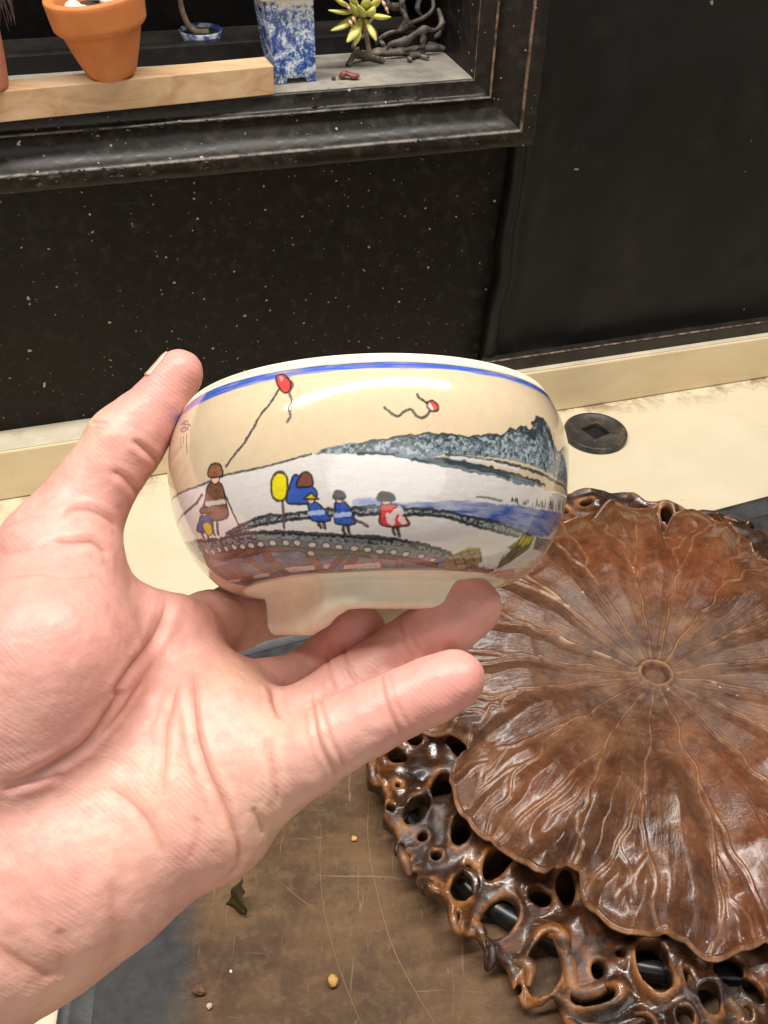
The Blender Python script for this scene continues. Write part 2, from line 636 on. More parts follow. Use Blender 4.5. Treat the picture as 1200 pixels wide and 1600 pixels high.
def moulding(corner_a, corner_b, out_dir, mitre_a, mitre_b, worn):
    """member between two opening corners (s,z); out_dir points away from the opening"""
    nseg = 90
    V = []
    a, b = np.array(corner_a), np.array(corner_b)
    dr = (b - a) / np.linalg.norm(b - a)
    for k in range(nseg + 1):
        t = k / nseg
        for j, (w, oo) in enumerate(MPROF):
            pa = a - dr * w * mitre_a + np.array(out_dir) * w
            pb = b + dr * w * mitre_b + np.array(out_dir) * w
            p = pa + (pb - pa) * t
            chip = 0.0
            if worn and 2 < j < len(MPROF) - 1 and 0 < k < nseg:
                chip = -max(0.0, random.gauss(-0.2, 0.5)) * 0.0012
            V.append(W(p[0], oo + chip, p[1]))
    ed = np.tile(np.array([1.0 if j in (2, 6, 7, 14, 15) else 0.0 for j in range(len(MPROF))]), nseg + 1)
    return V, grid_faces(nseg + 1, len(MPROF)), ed


cs = [(SL, ZS), (SC, ZS), (SC, ZT), (SL, ZT)]
for i, od in enumerate([(0, -1), (1, 0), (0, 1), (-1, 0)]):
    a, b = cs[i], cs[(i + 1) % 4]
    V, Fc, ed = moulding(a, b, od, 1, 1, True)
    mesh_obj('moulding', V, Fc, M_MOULD if i in (0, 2) else M_MOULD2, niche, attrs={'worn': ed})
# crusts of old paint and dirt stuck along the lower mouldings
V, Fc = [], []
for k in range(230):
    s = random.uniform(-0.02, SC) if random.random() < 0.4 else random.uniform(0.0, SC * 0.55)
    w, oo = random.choice([(0.22 * MW, 0.002), (0.27 * MW, 0.0066), (0.45 * MW, 0.0045), (0.58 * MW, 0.008), (0.74 * MW, 0.018), (0.76 * MW, 0.0186), (0.85 * MW, 0.0187)])
    c_ = W(s, oo, ZS - w - random.uniform(0, 0.002))
    r_ = random.uniform(0.0006, 0.0019)
    base = len(V)
    for p in ((1, 0, 0), (-1, 0, 0), (0, 1, 0), (0, -1, 0), (0, 0, 1), (0, 0, -1)):
        q = np.array(p, float) * r_ * np.array([random.uniform(.7, 2.2), random.uniform(.4, .7), random.uniform(.5, 1.2)])
        V.append(c_ + WU * q[0] + WN * q[1] + ZV * q[2])
    for t in ((0, 2, 4), (2, 1, 4), (1, 3, 4), (3, 0, 4), (2, 0, 5), (1, 2, 5), (3, 1, 5), (0, 3, 5)):
        Fc.append(tuple(base + q for q in t))
oc = mesh_obj('flaking_paint', V, Fc, M_MOULD, niche, smooth=False)
oc['kind'] = 'stuff'
SD = OW - ND
v, f = box_verts(W(SL, -0.0008, ZS - 0.012), WU * (SC - SL), WN * (SD + 0.0008), ZV * 0.0123)
mesh_obj('sill', v, f, M_SILL, niche, smooth=False)
v, f = box_verts(W(SL - 0.01, SD, ZS - 0.02), WU * (SC - SL + 0.03), WN * -0.012, ZV * (ZT - ZS + 0.04))
mesh_obj('back_panel', v, f, M_DARK, niche, smooth=False)
v, f = box_verts(W(SC + 0.0002, -0.0035, ZS - 0.011), WU * 0.010, WN * (SD + 0.0036), ZV * (ZT - ZS))
mesh_obj('side_panel', v, f, M_WALL, niche, smooth=False)
# rail along the back of the sill
ORAIL = wall_sz(onz(300, 100, ZS))[1]
ORAIL = max(ORAIL, SD + 0.03)
bevel_box('back_rail', W(SL + 0.001, ORAIL, ZS - 0.0004), WU * (SC - SL - 0.002), WN * -0.010, ZV * 0.0135, 0.0012, M_DARK, parent=niche)

# --- black sheet hung over the wall to the right, its edge rolled into a welt
n = NT('black_sheet')
f1 = n.noise(6, 5, 0.6); f2 = n.noise(200, 3)
c = n.ramp(f1, [(0.3, (0.0050, 0.0048, 0.0047)), (0.7, (0.0110, 0.0096, 0.0086))])
c = n.mix(n.ramp(n.noise(14, 5, 0.65, None, 0.6), [(0.54, 0), (0.78, 0.4)]), c, (0.036, 0.029, 0.024))
c = n.mix(n.math('MULTIPLY', specks(n, 34, 0.06, 0.6, 6.2), 0.6), c, (0.36, 0.32, 0.28))
M_SHEET = n.set(col=c, rough=n.ramp(f1, [(0.3, 0.45), (0.7, 0.6)]), normal=n.bump(f2, 0.06, 0.0004), spec=0.3)
S0 = wall_at(765, 550, -0.005)[0]
nc, nr = 190, 150
ss = np.concatenate([np.linspace(0, 0.05, 60), np.linspace(0.0515, 0.9, nc - 60)])
zz = np.linspace(ZB + 0.004, 0.74, nr)
G = np.zeros((nr, nc, 3))
edge = np.interp(zz, [0.04, 0.10, 0.135, 0.16, 0.22, 0.3, 0.40, 0.8], [0.0, 0.0012, 0.0065, 0.004, 0.0075, 0.0055, 0.004, 0.004])
for i in range(nr):
    z = zz[i]
    fold = wall_at(905, 520, -0.012)[0] - S0 + 0.002 * math.sin(z * 30)
    x = ss
    oo = -0.0235 + 0.0115 * np.exp(-((x - 0.005) / 0.007) ** 2) + 0.0035 * np.exp(-((x - 0.024) / 0.010) ** 2)
    oo = oo + 0.0060 * np.exp(-((x - fold) / 0.010) ** 2) * (x < fold) + 0.0060 * np.exp(-((x - fold) / 0.06) ** 2) * (x >= fold)
    P2 = np.stack([x, np.full_like(x, z)], -1)
    oo = oo + 0.010 * (fbm(P2, 9, 3, 3) - 0.5) * np.clip(x / 0.03, 0.15, 1) + 0.0022 * (vnoise(P2, 60, 5) - 0.5)
    oo = np.maximum(oo, OW + 0.001)
    oo[0] = OW + 0.001
    G[i] = A0 + WU * (S0 + edge[i] + x)[:, None] + WN * oo[:, None] + ZV * z
o = mesh_obj('black_sheet', G.reshape(-1, 3), grid_faces(nr, nc), M_SHEET)
md = o.modifiers.new('thickness', 'SOLIDIFY'); md.thickness = 0.0012; md.offset = -1
tag(o, 'black sheet hung over the wall beside the niche, left edge bulging', 'black sheet')

# --- worn trim strip along the foot of the sheet
n = NT('worn_black_trim')
w1 = n.noise(60, 4)
c = n.ramp(w1, [(0.4, (0.010, 0.008, 0.007)), (0.75, (0.030, 0.024, 0.02))])
M_TRIM = n.set(col=c, rough=0.45, normal=n.bump(w1, 0.2, 0.0006))
n = NT('rubbed_copper_edge')
M_TRIMEDGE = n.set(col=n.ramp(n.noise(150, 4), [(0.4, (0.05, 0.034, 0.026)), (0.65, (0.30, 0.20, 0.14))]), rough=0.6)
trim = bevel_box('trim_strip', W(S0 - 0.002, -0.0058, ZB + 0.0015), WU * 0.88, WN * -0.010, ZV * 0.0115, 0.0006, M_TRIM)
tag(trim, 'narrow black trim strip with rubbed coppery edge below the hung sheet', 'trim strip')
bevel_box('worn_edge', W(S0 - 0.0022, -0.0055, ZB + 0.0132), WU * 0.8804, WN * -0.0016, ZV * 0.0006, 0, M_TRIMEDGE, parent=trim)
bevel_box('worn_edge', W(S0 - 0.0030, -0.0055, ZB + 0.0015), WU * 0.0008, WN * -0.006, ZV * 0.0115, 0, M_TRIMEDGE, parent=trim)

# ------------------------------------------------------------------ things standing in the niche
def wood_mat(name, c1, c2, c3, along=(0.12, 1, 1), sc=60):
    n = NT(name)
    co = n.co(along)
    w = n.noise(sc, 6, 0.6, co, 0.8)
    w2 = n.noise(sc * 5, 3, 0.6, co)
    c = n.ramp(w, [(0.3, c1), (0.52, c2), (0.72, c3)])
    c = n.mix(n.ramp(w2, [(0.5, 0), (0.8, 0.35)]), c, c1)
    kn = n.noise(12, 3, 0.5)
    c = n.mix(n.ramp(kn, [(0.66, 0), (0.76, 0.55)]), c, (0.36, 0.15, 0.045))
    return n.set(col=c, rough=0.6, normal=n.bump(w2, 0.15, 0.0006))


M_BLOCK = wood_mat('planed_softwood', (0.42, 0.235, 0.115), (0.60, 0.40, 0.225), (0.67, 0.48, 0.30))
# block: its end and front bottom edge lie on the sill
pe = onz(429, 149, ZS); pl = onz(0, 193, ZS)
bd = nrm(pe - pl); bn = np.cross(bd, ZV)
BH = 0.0185
back = onz(418, 90, ZS + BH); BDP = abs(float((back - pe) @ bn))
BDP = min(max(BDP, 0.02), 0.045)
blk = bevel_box('wood_block', pe - bd * 0.46 + ZV * 0.0005 - bn * 0.0, bd * 0.46, -bn * BDP, ZV * BH, 0.0006, M_BLOCK)
tag(blk, 'pale planed wooden block lying on the niche sill', 'wood block')
ZK = ZS + BH + 0.0008

n = NT('terracotta')
t1 = n.noise(35, 6, 0.6); t2 = n.noise(260, 4, 0.6)
c = n.ramp(t1, [(0.3, (0.50, 0.150, 0.036)), (0.7, (0.64, 0.225, 0.065))])
c = n.mix(n.ramp(n.noise(18, 4, 0.6), [(0.55, 0), (0.8, 0.30)]), c, (0.62, 0.36, 0.22))
M_TERRA = n.set(col=c, rough=0.8, normal=n.bump(t2, 0.15, 0.0005))
n = NT('bleached_terracotta')
c = n.ramp(n.noise(45, 6, 0.65), [(0.3, (0.36, 0.105, 0.055)), (0.6, (0.45, 0.17, 0.10)), (0.8, (0.52, 0.33, 0.26))])
M_TERRA2 = n.set(col=c, rough=0.85, normal=n.bump(n.noise(200, 4), 0.2, 0.0005))
M_SOIL = simple('potting_soil', (0.02, 0.014, 0.01), (0.06, 0.042, 0.03), 200, 0.9, 0.8, 0.002)
M_PEBBLE = simple('white_pebble', (0.62, 0.58, 0.5), (0.8, 0.77, 0.7), 60, 0.6, 0.2)
M_TWIG = simple('dry_twig', (0.16, 0.11, 0.065), (0.36, 0.27, 0.17), 160, 0.8, 0.5, 0.0008)


def flower_pot(base, r0, r1, rr, h, hr, lean, material, label, contents):
    """base centre, foot radius, body top radius, rim radius, body height, rim height, lean vector"""
    root = empty('flower_pot', base, label, 'flower pot', None)
    ax = nrm(ZV + lean); ex = nrm(np.cross(ax, [0, 1, 0])); ey = np.cross(ax, ex)
    b = np.asarray(base)
    wall = [(0.001, 0.0), (r0 - 0.002, 0.0), (r0 - 0.0006, 0.0006), (r0, 0.002)]
    for t in np.linspace(0.08, 1, 12): wall.append((r0 + (r1 - r0) * t + 0.0004 * math.sin(t * 3), h * t))
    V, Fq = lathe(wall, 72, b, ax, ex, ey)
    mesh_obj('body', V, Fq, material, root)
    rim = [(r1 - 0.001, h - 0.0002), (rr - 0.0035, h - 0.0006), (rr - 0.0022, h), (rr - 0.0012, h + 0.0012)]
    for t in np.linspace(0.1, 0.95, 8): rim.append((rr - 0.001 + 0.002 * t, h + hr * t))
    rim += [(rr + 0.0006, h + hr), (rr - 0.002, h + hr + 0.0006), (rr - 0.0045, h + hr), (rr - 0.0055, h + hr - 0.004), (r1 - 0.005, h - 0.004), (r1 - 0.006, h - 0.01)]
    V, Fq = lathe(rim, 72, b, ax, ex, ey)
    mesh_obj('rim', V, Fq, material, root)
    pts = [(0.0005, h + hr - 0.009), (rr * 0.5, h + hr - 0.0085), (rr - 0.0052, h + hr - 0.0095)]
    V, Fq = lathe(pts, 40, b, ax, ex, ey)
    mesh_obj('soil', V, Fq, M_SOIL, root)
    if contents:
        for k in range(9):
            q = b + ax * (h + hr - 0.0055) + ex * random.uniform(-.7, .7) * rr * .8 + ey * random.uniform(-.7, .7) * rr * .8
            bm = bmesh.new(); bmesh.ops.create_icosphere(bm, subdivisions=2, radius=random.uniform(0.003, 0.0055))
            vv = [np.array(w.co) * (1, random.uniform(.7, 1), .7) * random.uniform(.9, 1.1) + q for w in bm.verts]
            ff = [[w.index for w in fc.verts] for fc in bm.faces]; bm.free()
            mesh_obj('pebble', vv, ff, M_PEBBLE, root)
    return root, ax


pc = onz(181, 124, ZK)
pc = pe + bd * float((pc - pe) @ bd) - bn * (BDP * 0.52) ; pc[2] = ZK
SCL = float((pc - CAM) @ FWD) / FPX                 # metres per photo pixel there
flower_pot(pc, 36.5 * SCL, 62 * SCL, 73 * SCL, 75 * SCL, 46 * SCL, -WU * 0.125, M_TERRA,
           'orange terracotta flower pot standing alone on the wooden block', True)
pc2 = pe + bd * float((onz(-32, 146, ZK) - pe) @ bd) - bn * (BDP * 0.5); pc2[2] = ZK
root2, ax2 = flower_pot(pc2, 46 * SCL, 47 * SCL, 52 * SCL, 100 * SCL, 40 * SCL, -WU * 0.0, M_TERRA2,
                        'chalky reddish clay pot at the end of the block with dry roots hanging over', False)
# dry hanging roots of the second pot
roots = []
tp = pc2 + ax2 * (139 * SCL)
for k in range(26):
    s0 = tp + WU * (40 + random.uniform(-14, 6)) * SCL + WN * random.uniform(-6, 14) * SCL
    e = s0 + WU * random.uniform(6, 30) * SCL - ZV * random.uniform(5, 60) * SCL + WN * random.uniform(0, 14) * SCL
    mid = (s0 + e) / 2 + WU * random.uniform(4, 14) * SCL + ZV * random.uniform(4, 16) * SCL
    roots.append(tube(catmull([s0, mid, e], 6), [0.0006, 0.0004, 0.0002], 5))
V, Fc = join(*roots)
M_ROOT = simple('dry_root', (0.035, 0.02, 0.016), (0.10, 0.06, 0.05), 150, 0.8)
mesh_obj('hanging_roots', V, Fc, M_ROOT, root2)['kind'] = 'stuff'

# --- blue and white porcelain pot
n = NT('blue_and_white_porcelain')
p1 = n.noise(75, 6, 0.7, None, 1.5); p2 = n.noise(230, 4, 0.6, None, 2.0)
sepz = n.new('ShaderNodeSeparateXYZ'); n.t.links.new(n.co(), sepz.inputs[0])
zt = n.math('MULTIPLY', sepz.outputs[2], 1 / 0.052)
vv_ = n.voronoi(120, 'F1', n.co())
hill = n.math('ADD', zt, n.math('MULTIPLY', n.noise(60, 5, 0.65), 0.7))
mask = n.ramp(n.math('MULTIPLY', hill, 0.6), [(0.775, 1.0), (0.81, 0.0)])
ink = n.ramp(n.math('ADD', n.math('MULTIPLY', p1, 0.7), n.math('MULTIPLY', p2, 0.4)), [(0.42, (0.008, 0.024, 0.14)), (0.51, (0.030, 0.085, 0.34)), (0.57, (0.22, 0.35, 0.62)), (0.61, (0.74, 0.76, 0.76))])
c = n.mix(mask, (0.78, 0.77, 0.72), ink)
M_PORC = n.set(col=c, rough=0.12, coat=0.6, coatr=0.05)
M_PORCW = NT('white_porcelain').set(col=(0.75, 0.73, 0.68), rough=0.15, coat=0.5)

bl, br = onz(433, 134, ZS), onz(496, 128, ZS)
bx_ = nrm(br - bl); bw = float(np.linalg.norm(br - bl)); by_ = -np.cross(bx_, ZV)
root = empty('porcelain_pot', (bl + br) / 2 + by_ * bw / 2 + ZV * 0.0006, 'square blue and white porcelain pot beside the wooden block', 'plant pot')
ctr = np.array(root.location); S2 = float((ctr - CAM) @ FWD) / FPX
HP = 123 * S2


def sq_ring(half, z, rnd, off=(0, 0)):
    out = []
    for q in range(4):
        a0 = q * math.pi / 2
        for t in np.linspace(0, math.pi / 2, 5):
            cx, cy = (half - rnd) * (1 if q in (0, 3) else -1), (half - rnd) * (1 if q in (0, 1) else -1)
            out.append(ctr + bx_ * (cx + rnd * math.cos(a0 + t) + off[0]) + by_ * (cy + rnd * math.sin(a0 + t) + off[1]) + ZV * z)
    return out


hb, ht = bw / 2, 37.5 * S2
lean = -11.0 * S2
rings = [(0.2 * hb, 0.0032, 0.0005), (hb * 0.97, 0.0032, 0.0012), (hb, 0.0042, 0.0015)]
rings += [(hb + (ht - hb) * t, 0.0042 + (HP - 0.0042) * t, 0.0015) for t in np.linspace(0.1, 1, 10)]
V = []
for (hf, z, rn) in rings: V += sq_ring(hf, z, rn, (lean * z / HP, 0))
mesh_obj('body', V, grid_faces(len(rings), 20, True), M_PORC, root)
rings = [(ht, HP + 0.0002, 0.0015), (ht + 0.0035, HP + 0.0006, 0.002), (ht + 0.004, HP + 0.002, 0.002), (ht + 0.004, HP + 0.0065, 0.002), (ht + 0.0025, HP + 0.0075, 0.002), (ht - 0.002, HP + 0.007, 0.002), (ht - 0.003, HP - 0.004, 0.002), (0.001, HP - 0.004, 0.0004)]
V = []
for (hf, z, rn) in rings: V += sq_ring(hf, z, rn, (lean, 0))
mesh_obj('rim', V, grid_faces(len(rings), 20, True), M_PORCW, root)
for sx in (-1, 1):
    for sy in (-1, 1):
        q = ctr + bx_ * sx * hb * 0.72 + by_ * sy * hb * 0.72
        bevel_box('foot', q - bx_ * hb * .24 - by_ * hb * .24, bx_ * hb * .48, by_ * hb * .48, ZV * 0.0036, 0.0005, M_PORC, parent=root)

# --- little dish with a bare twig behind the rail
o_d = ORAIL - 0.022
dc = onplane(315, 68, W(0, o_d, 0), WN)
dc[2] = ZS + 0.0060
S3 = float((dc - CAM) @ FWD) / FPX
hd = max(0.009, float(onplane(315, 60, W(0, o_d, 0), WN)[2]) - ZS)
root = empty('bonsai_dish', dc, 'tiny blue and white dish with a bare twig behind the black rail', 'dish')
prof = [(0.001, 0.0), (25 * S3, 0.0), (27 * S3, 0.001), (34 * S3, hd), (33 * S3, hd + 0.0005), (30 * S3, hd - 0.0008), (28 * S3, hd - 0.002)]
n = NT('dish_glaze')
M_DISH = n.set(col=n.ramp(n.noise(160, 4, 0.6), [(0.45, (0.05, 0.1, 0.3)), (0.6, (0.55, 0.58, 0.6))]), rough=0.2)
V, Fq = lathe(prof, 48, dc, ZV, WU, WN); mesh_obj('body', V, Fq, M_DISH, root)
V, Fq = lathe([(0.001, -0.0054), (15 * S3, -0.0054), (14 * S3, 0.0002)], 32, dc, ZV, WU, WN); mesh_obj('foot', V, Fq, M_DISH, root)
V, Fq = lathe([(0.0005, hd - 0.002), (29 * S3, hd - 0.0022)], 40, dc, ZV, WU, WN); mesh_obj('soil', V, Fq, M_SOIL, root)
b_ = dc + ZV * (hd - 0.002)
V, Fc = tube(catmull([b_ + WU * 12 * S3, b_ - WU * 8 * S3 + ZV * 2 * S3, b_ - WU * 20 * S3 + ZV * 16 * S3, b_ - WU * 27 * S3 + ZV * 40 * S3, b_ - WU * 27 * S3 + ZV * 75 * S3, b_ - WU * 20 * S3 + ZV * 130 * S3], 8), [5.5 * S3, 5 * S3, 4.2 * S3, 4.5 * S3, 3.5 * S3, 2 * S3], 9)
mesh_obj('twig', V, Fc, M_TWIG, root)

# --- driftwood tangle
n = NT('grey_driftwood')
w1 = n.noise(140, 5, 0.6, n.co((1, 1, 0.4)))
M_DRIFT = n.set(col=n.ramp(w1, [(0.3, (0.035, 0.027, 0.021)), (0.55, (0.12, 0.10, 0.083)), (0.75, (0.32, 0.275, 0.23))]), rough=0.6, normal=n.bump(w1, 0.5, 0.0012))


def nch(x, y, o):
    return onplane(x, y, W(0, o, 0), WN)


OD = OW - 0.045
root = empty('driftwood', W(*[wall_sz(onz(625, 120, ZS))[0], OD, ZS + 0.0005]), 'grey tangle of twisted driftwood roots on the sill', 'driftwood')
limbs = [
    [(548, 112, .030), (545, 100, .030), (556, 84, .024), (575, 92, .02), (592, 112, .026), (600, 122, .03)],
    [(592, 60, .0), (602, 72, .008), (608, 84, .012), (628, 92, .014), (650, 100, .022), (668, 122, .03)],
    [(556, 84, .016), (580, 98, .010), (602, 100, .010), (620, 92, .010), (636, 86, .012)],
    [(700, 102, .006), (685, 100, .010), (664, 92, .008), (640, 96, .012), (618, 100, .012), (600, 108, .014), (575, 110, .010)],
    [(662, 56, .0), (660, 75, .012), (652, 92, .02), (640, 110, .028), (640, 124, .032)],
    [(604, 78, .02), (612, 68, .022), (634, 64, .02), (648, 52, .02), (664, 46, .022), (680, 46, .02), (690, 34, .015), (684, 14, .01)],
    [(592, 60, .008), (606, 52, .012), (626, 48, .012), (640, 36, .014), (660, 28, .014), (676, 16, .012), (676, 2, .01), (668, -20, .01)],
    [(626, 48, .0), (634, 30, .0), (626, 12, .0), (610, 10, .01), (604, -4, .01), (608, -20, .01)],
    [(640, 36, .02), (632, 22, .02), (626, 6, .02), (640, -20, .02)],
    [(660, 28, .0), (652, 14, .0), (656, -10, .0), (650, -25, .0)],
    [(590, 70, .004), (584, 52, .006), (576, 38, .006), (590, 24, .004), (606, 28, .004)],
    [(560, 90, .0), (552, 74, .0), (560, 60, .0), (580, 56, .0), (592, 60, .0)],
    [(680, 60, .0), (694, 48, .004), (690, 34, .015)],
    [(600, 108, .0), (620, 114, -.004), (650, 112, -.01), (680, 106, -.01), (704, 104, -.006)],
    [(668, 100, .0), (680, 110, .006), (690, 112, .012), (698, 104, .01)],
]
for L in limbs:
    pts = [nch(x, y, OD + dd) for x, y, dd in L]
    pts = [np.array([p[0], p[1], max(p[2], ZS + 0.0028)]) for p in pts]
    path = catmull(pts, 6)
    path = path + 0.0012 * (np.stack([vnoise(path, 130, k) for k in (1, 2, 3)], -1) - 0.5)
    r0 = random.uniform(0.0022, 0.0036)
    rad = np.interp(np.linspace(0, 1, 12), [0, .5, 1], [r0 * 0.7, r0, r0 * 0.6]) * (1 + 0.25 * np.random.default_rng(int(L[0][0])).normal(size=12))
    V, Fc = tube(path, np.maximum(rad, 0.0012), 9, True, 0.8)
    mesh_obj('root_limb', V, Fc, M_DRIFT, root)

# --- succulent with yellow green leaves, hanging over the driftwood
n = NT('succulent_leaf')
s1 = n.noise(60, 4)
M_SUCC = n.set(col=n.ramp(s1, [(0.3, (0.48, 0.48, 0.09)), (0.7, (0.74, 0.68, 0.22))]), rough=0.38, sss=0.25, sssr=(0.003, 0.002, 0.0006), ssss=0.5)
M_SUCC2 = simple('succulent_bud', (0.55, 0.3, 0.16), (0.68, 0.45, 0.3), 200, 0.5)
OS = OW - 0.016
sc0 = nch(560, 22, OS)
S4 = float((sc0 - CAM) @ FWD) / FPX
root = empty('succulent', nch(566, 60, OS), 'yellow green succulent rosette with pointed fleshy leaves over the driftwood', 'succulent')


def fleshy_leaf(a, b, wd, bulge):
    a, b = np.asarray(a), np.asarray(b)
    mid = (a + b) / 2 + bulge
    path = catmull([a, mid, b], 8)
    t = np.linspace(0, 1, len(path))
    r = wd * (np.sin(np.pi * np.clip(t * 0.9 + 0.08, 0, 1)) ** 0.8) * (1 - 0.2 * t) + 0.0003
    return tube(path, r, 10, True, 0.6)


lv = [((556, 24), (517, 48), 7.5), ((563, 30), (542, 66), 8), ((570, 30), (588, 64), 7.5), ((572, 22), (611, 27), 7.5), ((560, 34), (554, 72), 6),
      ((552, 18), (513, 16), 6), ((566, 14), (574, -8), 7), ((558, 12), (540, -16), 7), ((574, 14), (596, -8), 7), ((548, 12), (518, -6), 6), ((568, 26), (560, 8), 7), ((556, 24), (548, 4), 7), ((570, 24), (586, 10), 7)]
for k, (a, b, wd) in enumerate(lv):
    fr = random.uniform(-0.004, 0.004)
    V, Fc = fleshy_leaf(nch(*a, OS), nch(*b, OS + 0.012 + fr), wd * S4, WN * 0.003)
    mesh_obj('leaf', V, Fc, M_SUCC, root)
for (x, y) in ((553, 30), (548, 36), (545, 12), (600, 6), (604, 14)):
    V, Fc = tube(catmull([nch(x - 3, y - 5, OS + .010), nch(x, y, OS + .013), nch(x + 3, y + 7, OS + .012)], 4), [0.0006, 0.0012, 0.0005], 7)
    mesh_obj('bud', V, Fc, M_SUCC2, root)
V, Fc = tube(catmull([nch(562, 22, OS), nch(572, 55, OS - .004), nch(578, 90, OS - 0.008)], 6), [0.0016, 0.0016, 0.0018], 7)
mesh_obj('stem', V, Fc, M_TWIG, root)

# --- shrivelled red scrap on the sill
q = onz(545, 124, ZS)
n = NT('shrivelled_red')
M_RED = n.set(col=n.ramp(n.noise(220, 4), [(0.35, (0.10, 0.022, 0.02)), (0.65, (0.28, 0.07, 0.055))]), rough=0.45)
S5 = float((q - CAM) @ FWD) / FPX
V1 = tube(catmull([q + (-WU * 16) * S5 + ZV * .002, q - WU * 6 * S5 + ZV * 0.0042, q + WU * 4 * S5 + ZV * .003 + WN * .002, q + WU * 15 * S5 + ZV * .0028 + WN * .003], 5), [0.0012, 0.0034, 0.0022, 0.0031, 0.0016], 8, True, 0.7)
o = mesh_obj('dried_petal', *V1, M_RED, origin=q)
tag(o, 'shrivelled dark red petal lying on the grey sill', 'dried petal')
V1 = tube(catmull([q + (-WU * 27 + WN * 2) * S5 + ZV * .0016, q + (-WU * 23) * S5 + ZV * .0018], 3), [0.0012, 0.0018, 0.0014], 7)
o = mesh_obj('grit', *V1, M_DRIFT, origin=q)
tag(o, 'tiny dark crumb on the sill next to the porcelain pot', 'crumb')

# ------------------------------------------------------------------ round coin-shaped table plug
ZC = 0.0056
qc = onz(931, 673, ZC)
S6 = float((qc - CAM) @ FWD) / FPX
RC = 49.5 * S6
n = NT('dark_cast_metal')
k1 = n.noise(70, 5, 0.65); k2 = n.noise(300, 4)
M_COIN = n.set(col=n.ramp(k1, [(0.3, (0.022, 0.022, 0.021)), (0.55, (0.05, 0.046, 0.04)), (0.75, (0.15, 0.11, 0.075))]), rough=0.48, metal=0.3, normal=n.bump(k2, 0.3, 0.0008))
coin = empty('cash_coin', (qc[0], qc[1], 0.0003), 'large dark round cash coin with square hole lying on the cream table', 'coin')
ca, sa = math.cos(0.62), math.sin(0.62)
V, N = [], 64
hs = RC * 0.33


def sqp(t):
    c_, s_ = math.cos(t), math.sin(t)
    k_ = hs / max(abs(c_), abs(s_))
    x_, y_ = c_ * k_, s_ * k_
    return np.array([x_ * ca - y_ * sa, x_ * sa + y_ * ca])


lay = []
rings = [(1.0, 0.0006), (1.0, 0.0048), (0.985, 0.0056), (0.90, 0.0056), (0.875, 0.0046), ('s', 1.22, 0.0046), ('s', 1.16, 0.0055), ('s', 1.02, 0.0055), ('s', 1.0, 0.0048), ('s', 1.0, 0.0006)]
for rg in rings:
    for k in range(N):
        t = 2 * math.pi * k / N + math.pi / 4
        if rg[0] == 's':
            p = sqp(t) * rg[1]
        else:
            p = np.array([math.cos(t + 0.62), math.sin(t + 0.62)]) * RC * rg[0]
        V.append((qc[0] + p[0], qc[1] + p[1], rg[-1] + 0.0003))
mesh_obj('disc', V, grid_faces(len(rings), N, True), M_COIN, coin, smooth=False)
# raised characters-like bosses round the hole are worn flat; a matt black sheet fills the bottom of the hole
M_BLACK = NT('matt_black').set(col=(0.004, 0.004, 0.004), rough=0.95)
V = [(qc[0], qc[1], 0.0007)] + [(qc[0] + sqp(2 * math.pi * k / N + math.pi / 4)[0] * 1.05, qc[1] + sqp(2 * math.pi * k / N + math.pi / 4)[1] * 1.05, 0.0007) for k in range(N)]
mesh_obj('hole_floor', V, [(0, 1 + k, 1 + (k + 1) % N) for k in range(N)], M_BLACK, coin, smooth=False)

# ------------------------------------------------------------------ the worn brown board
ZBRD = 0.0080
e0, e1 = onz(1200, 780, ZBRD), onz(400, 992, ZBRD)
l0, l1 = onz(101, 1530, ZBRD), onz(91, 1600, ZBRD)
eu = nrm(e0 - e1); lu = nrm(l1 - l0)
AA = np.array([[eu[0], -lu[0]], [eu[1], -lu[1]]]); tt = np.linalg.solve(AA, (l0 - e1)[:2])
cFL = e1 + eu * tt[0]
cFR = cFL + eu * 0.95
cNL = cFL + lu * 0.55
cNR = cNL + eu * 0.95
n = NT('worn_lacquer_board')
b1 = n.noise(16, 6, 0.65); b2 = n.noise(130, 5, 0.65); b3 = n.noise(420, 3, 0.6)
br = n.ramp(b1, [(0.32, (0.048, 0.0245, 0.0115)), (0.5, (0.105, 0.056, 0.026)), (0.70, (0.165, 0.092, 0.044))])
br = n.mix(n.ramp(n.noise(38, 5, 0.7), [(0.50, 0), (0.68, 0.65)]), br, (0.040, 0.025, 0.014))
br = n.mix(n.ramp(b2, [(0.48, 0), (0.72, 0.5)]), br, (0.20, 0.125, 0.068))
br = n.mix(n.ramp(b3, [(0.62, 0), (0.74, 0.55)]), br, (0.038, 0.028, 0.020))
fib = n.noise(300, 3, 0.5, n.co((1, 0.07, 1)), 1.5); fib2 = n.noise(300, 3, 0.5, n.co((0.07, 1, 1)), 1.5)
br = n.mix(n.math('MAXIMUM', n.ramp(fib, [(0.66, 0), (0.74, 0.45)]), n.ramp(fib2, [(0.67, 0), (0.75, 0.45)])), br, (0.33, 0.235, 0.13))
sl = n.ramp(b2, [(0.3, (0.022, 0.0225, 0.024)), (0.7, (0.052, 0.052, 0.053))])
sl = n.mix(n.ramp(b1, [(0.45, 0), (0.8, 0.4)]), sl, (0.085, 0.066, 0.048))
edge = n.math('ADD', n.attr('edge'), n.math('MULTIPLY', n.math('SUBTRACT', n.noise(28, 5, 0.7), 0.5), 0.022))
c = n.mix(n.ramp(n.math('MULTIPLY', edge, 10.0), [(0.56, 1.0), (0.72, 0.0)]), br, sl)
c = n.mix(n.math('MULTIPLY', specks(n, 70, 0.07, 0.72, 1.1), 0.8), c, (0.50, 0.44, 0.34))
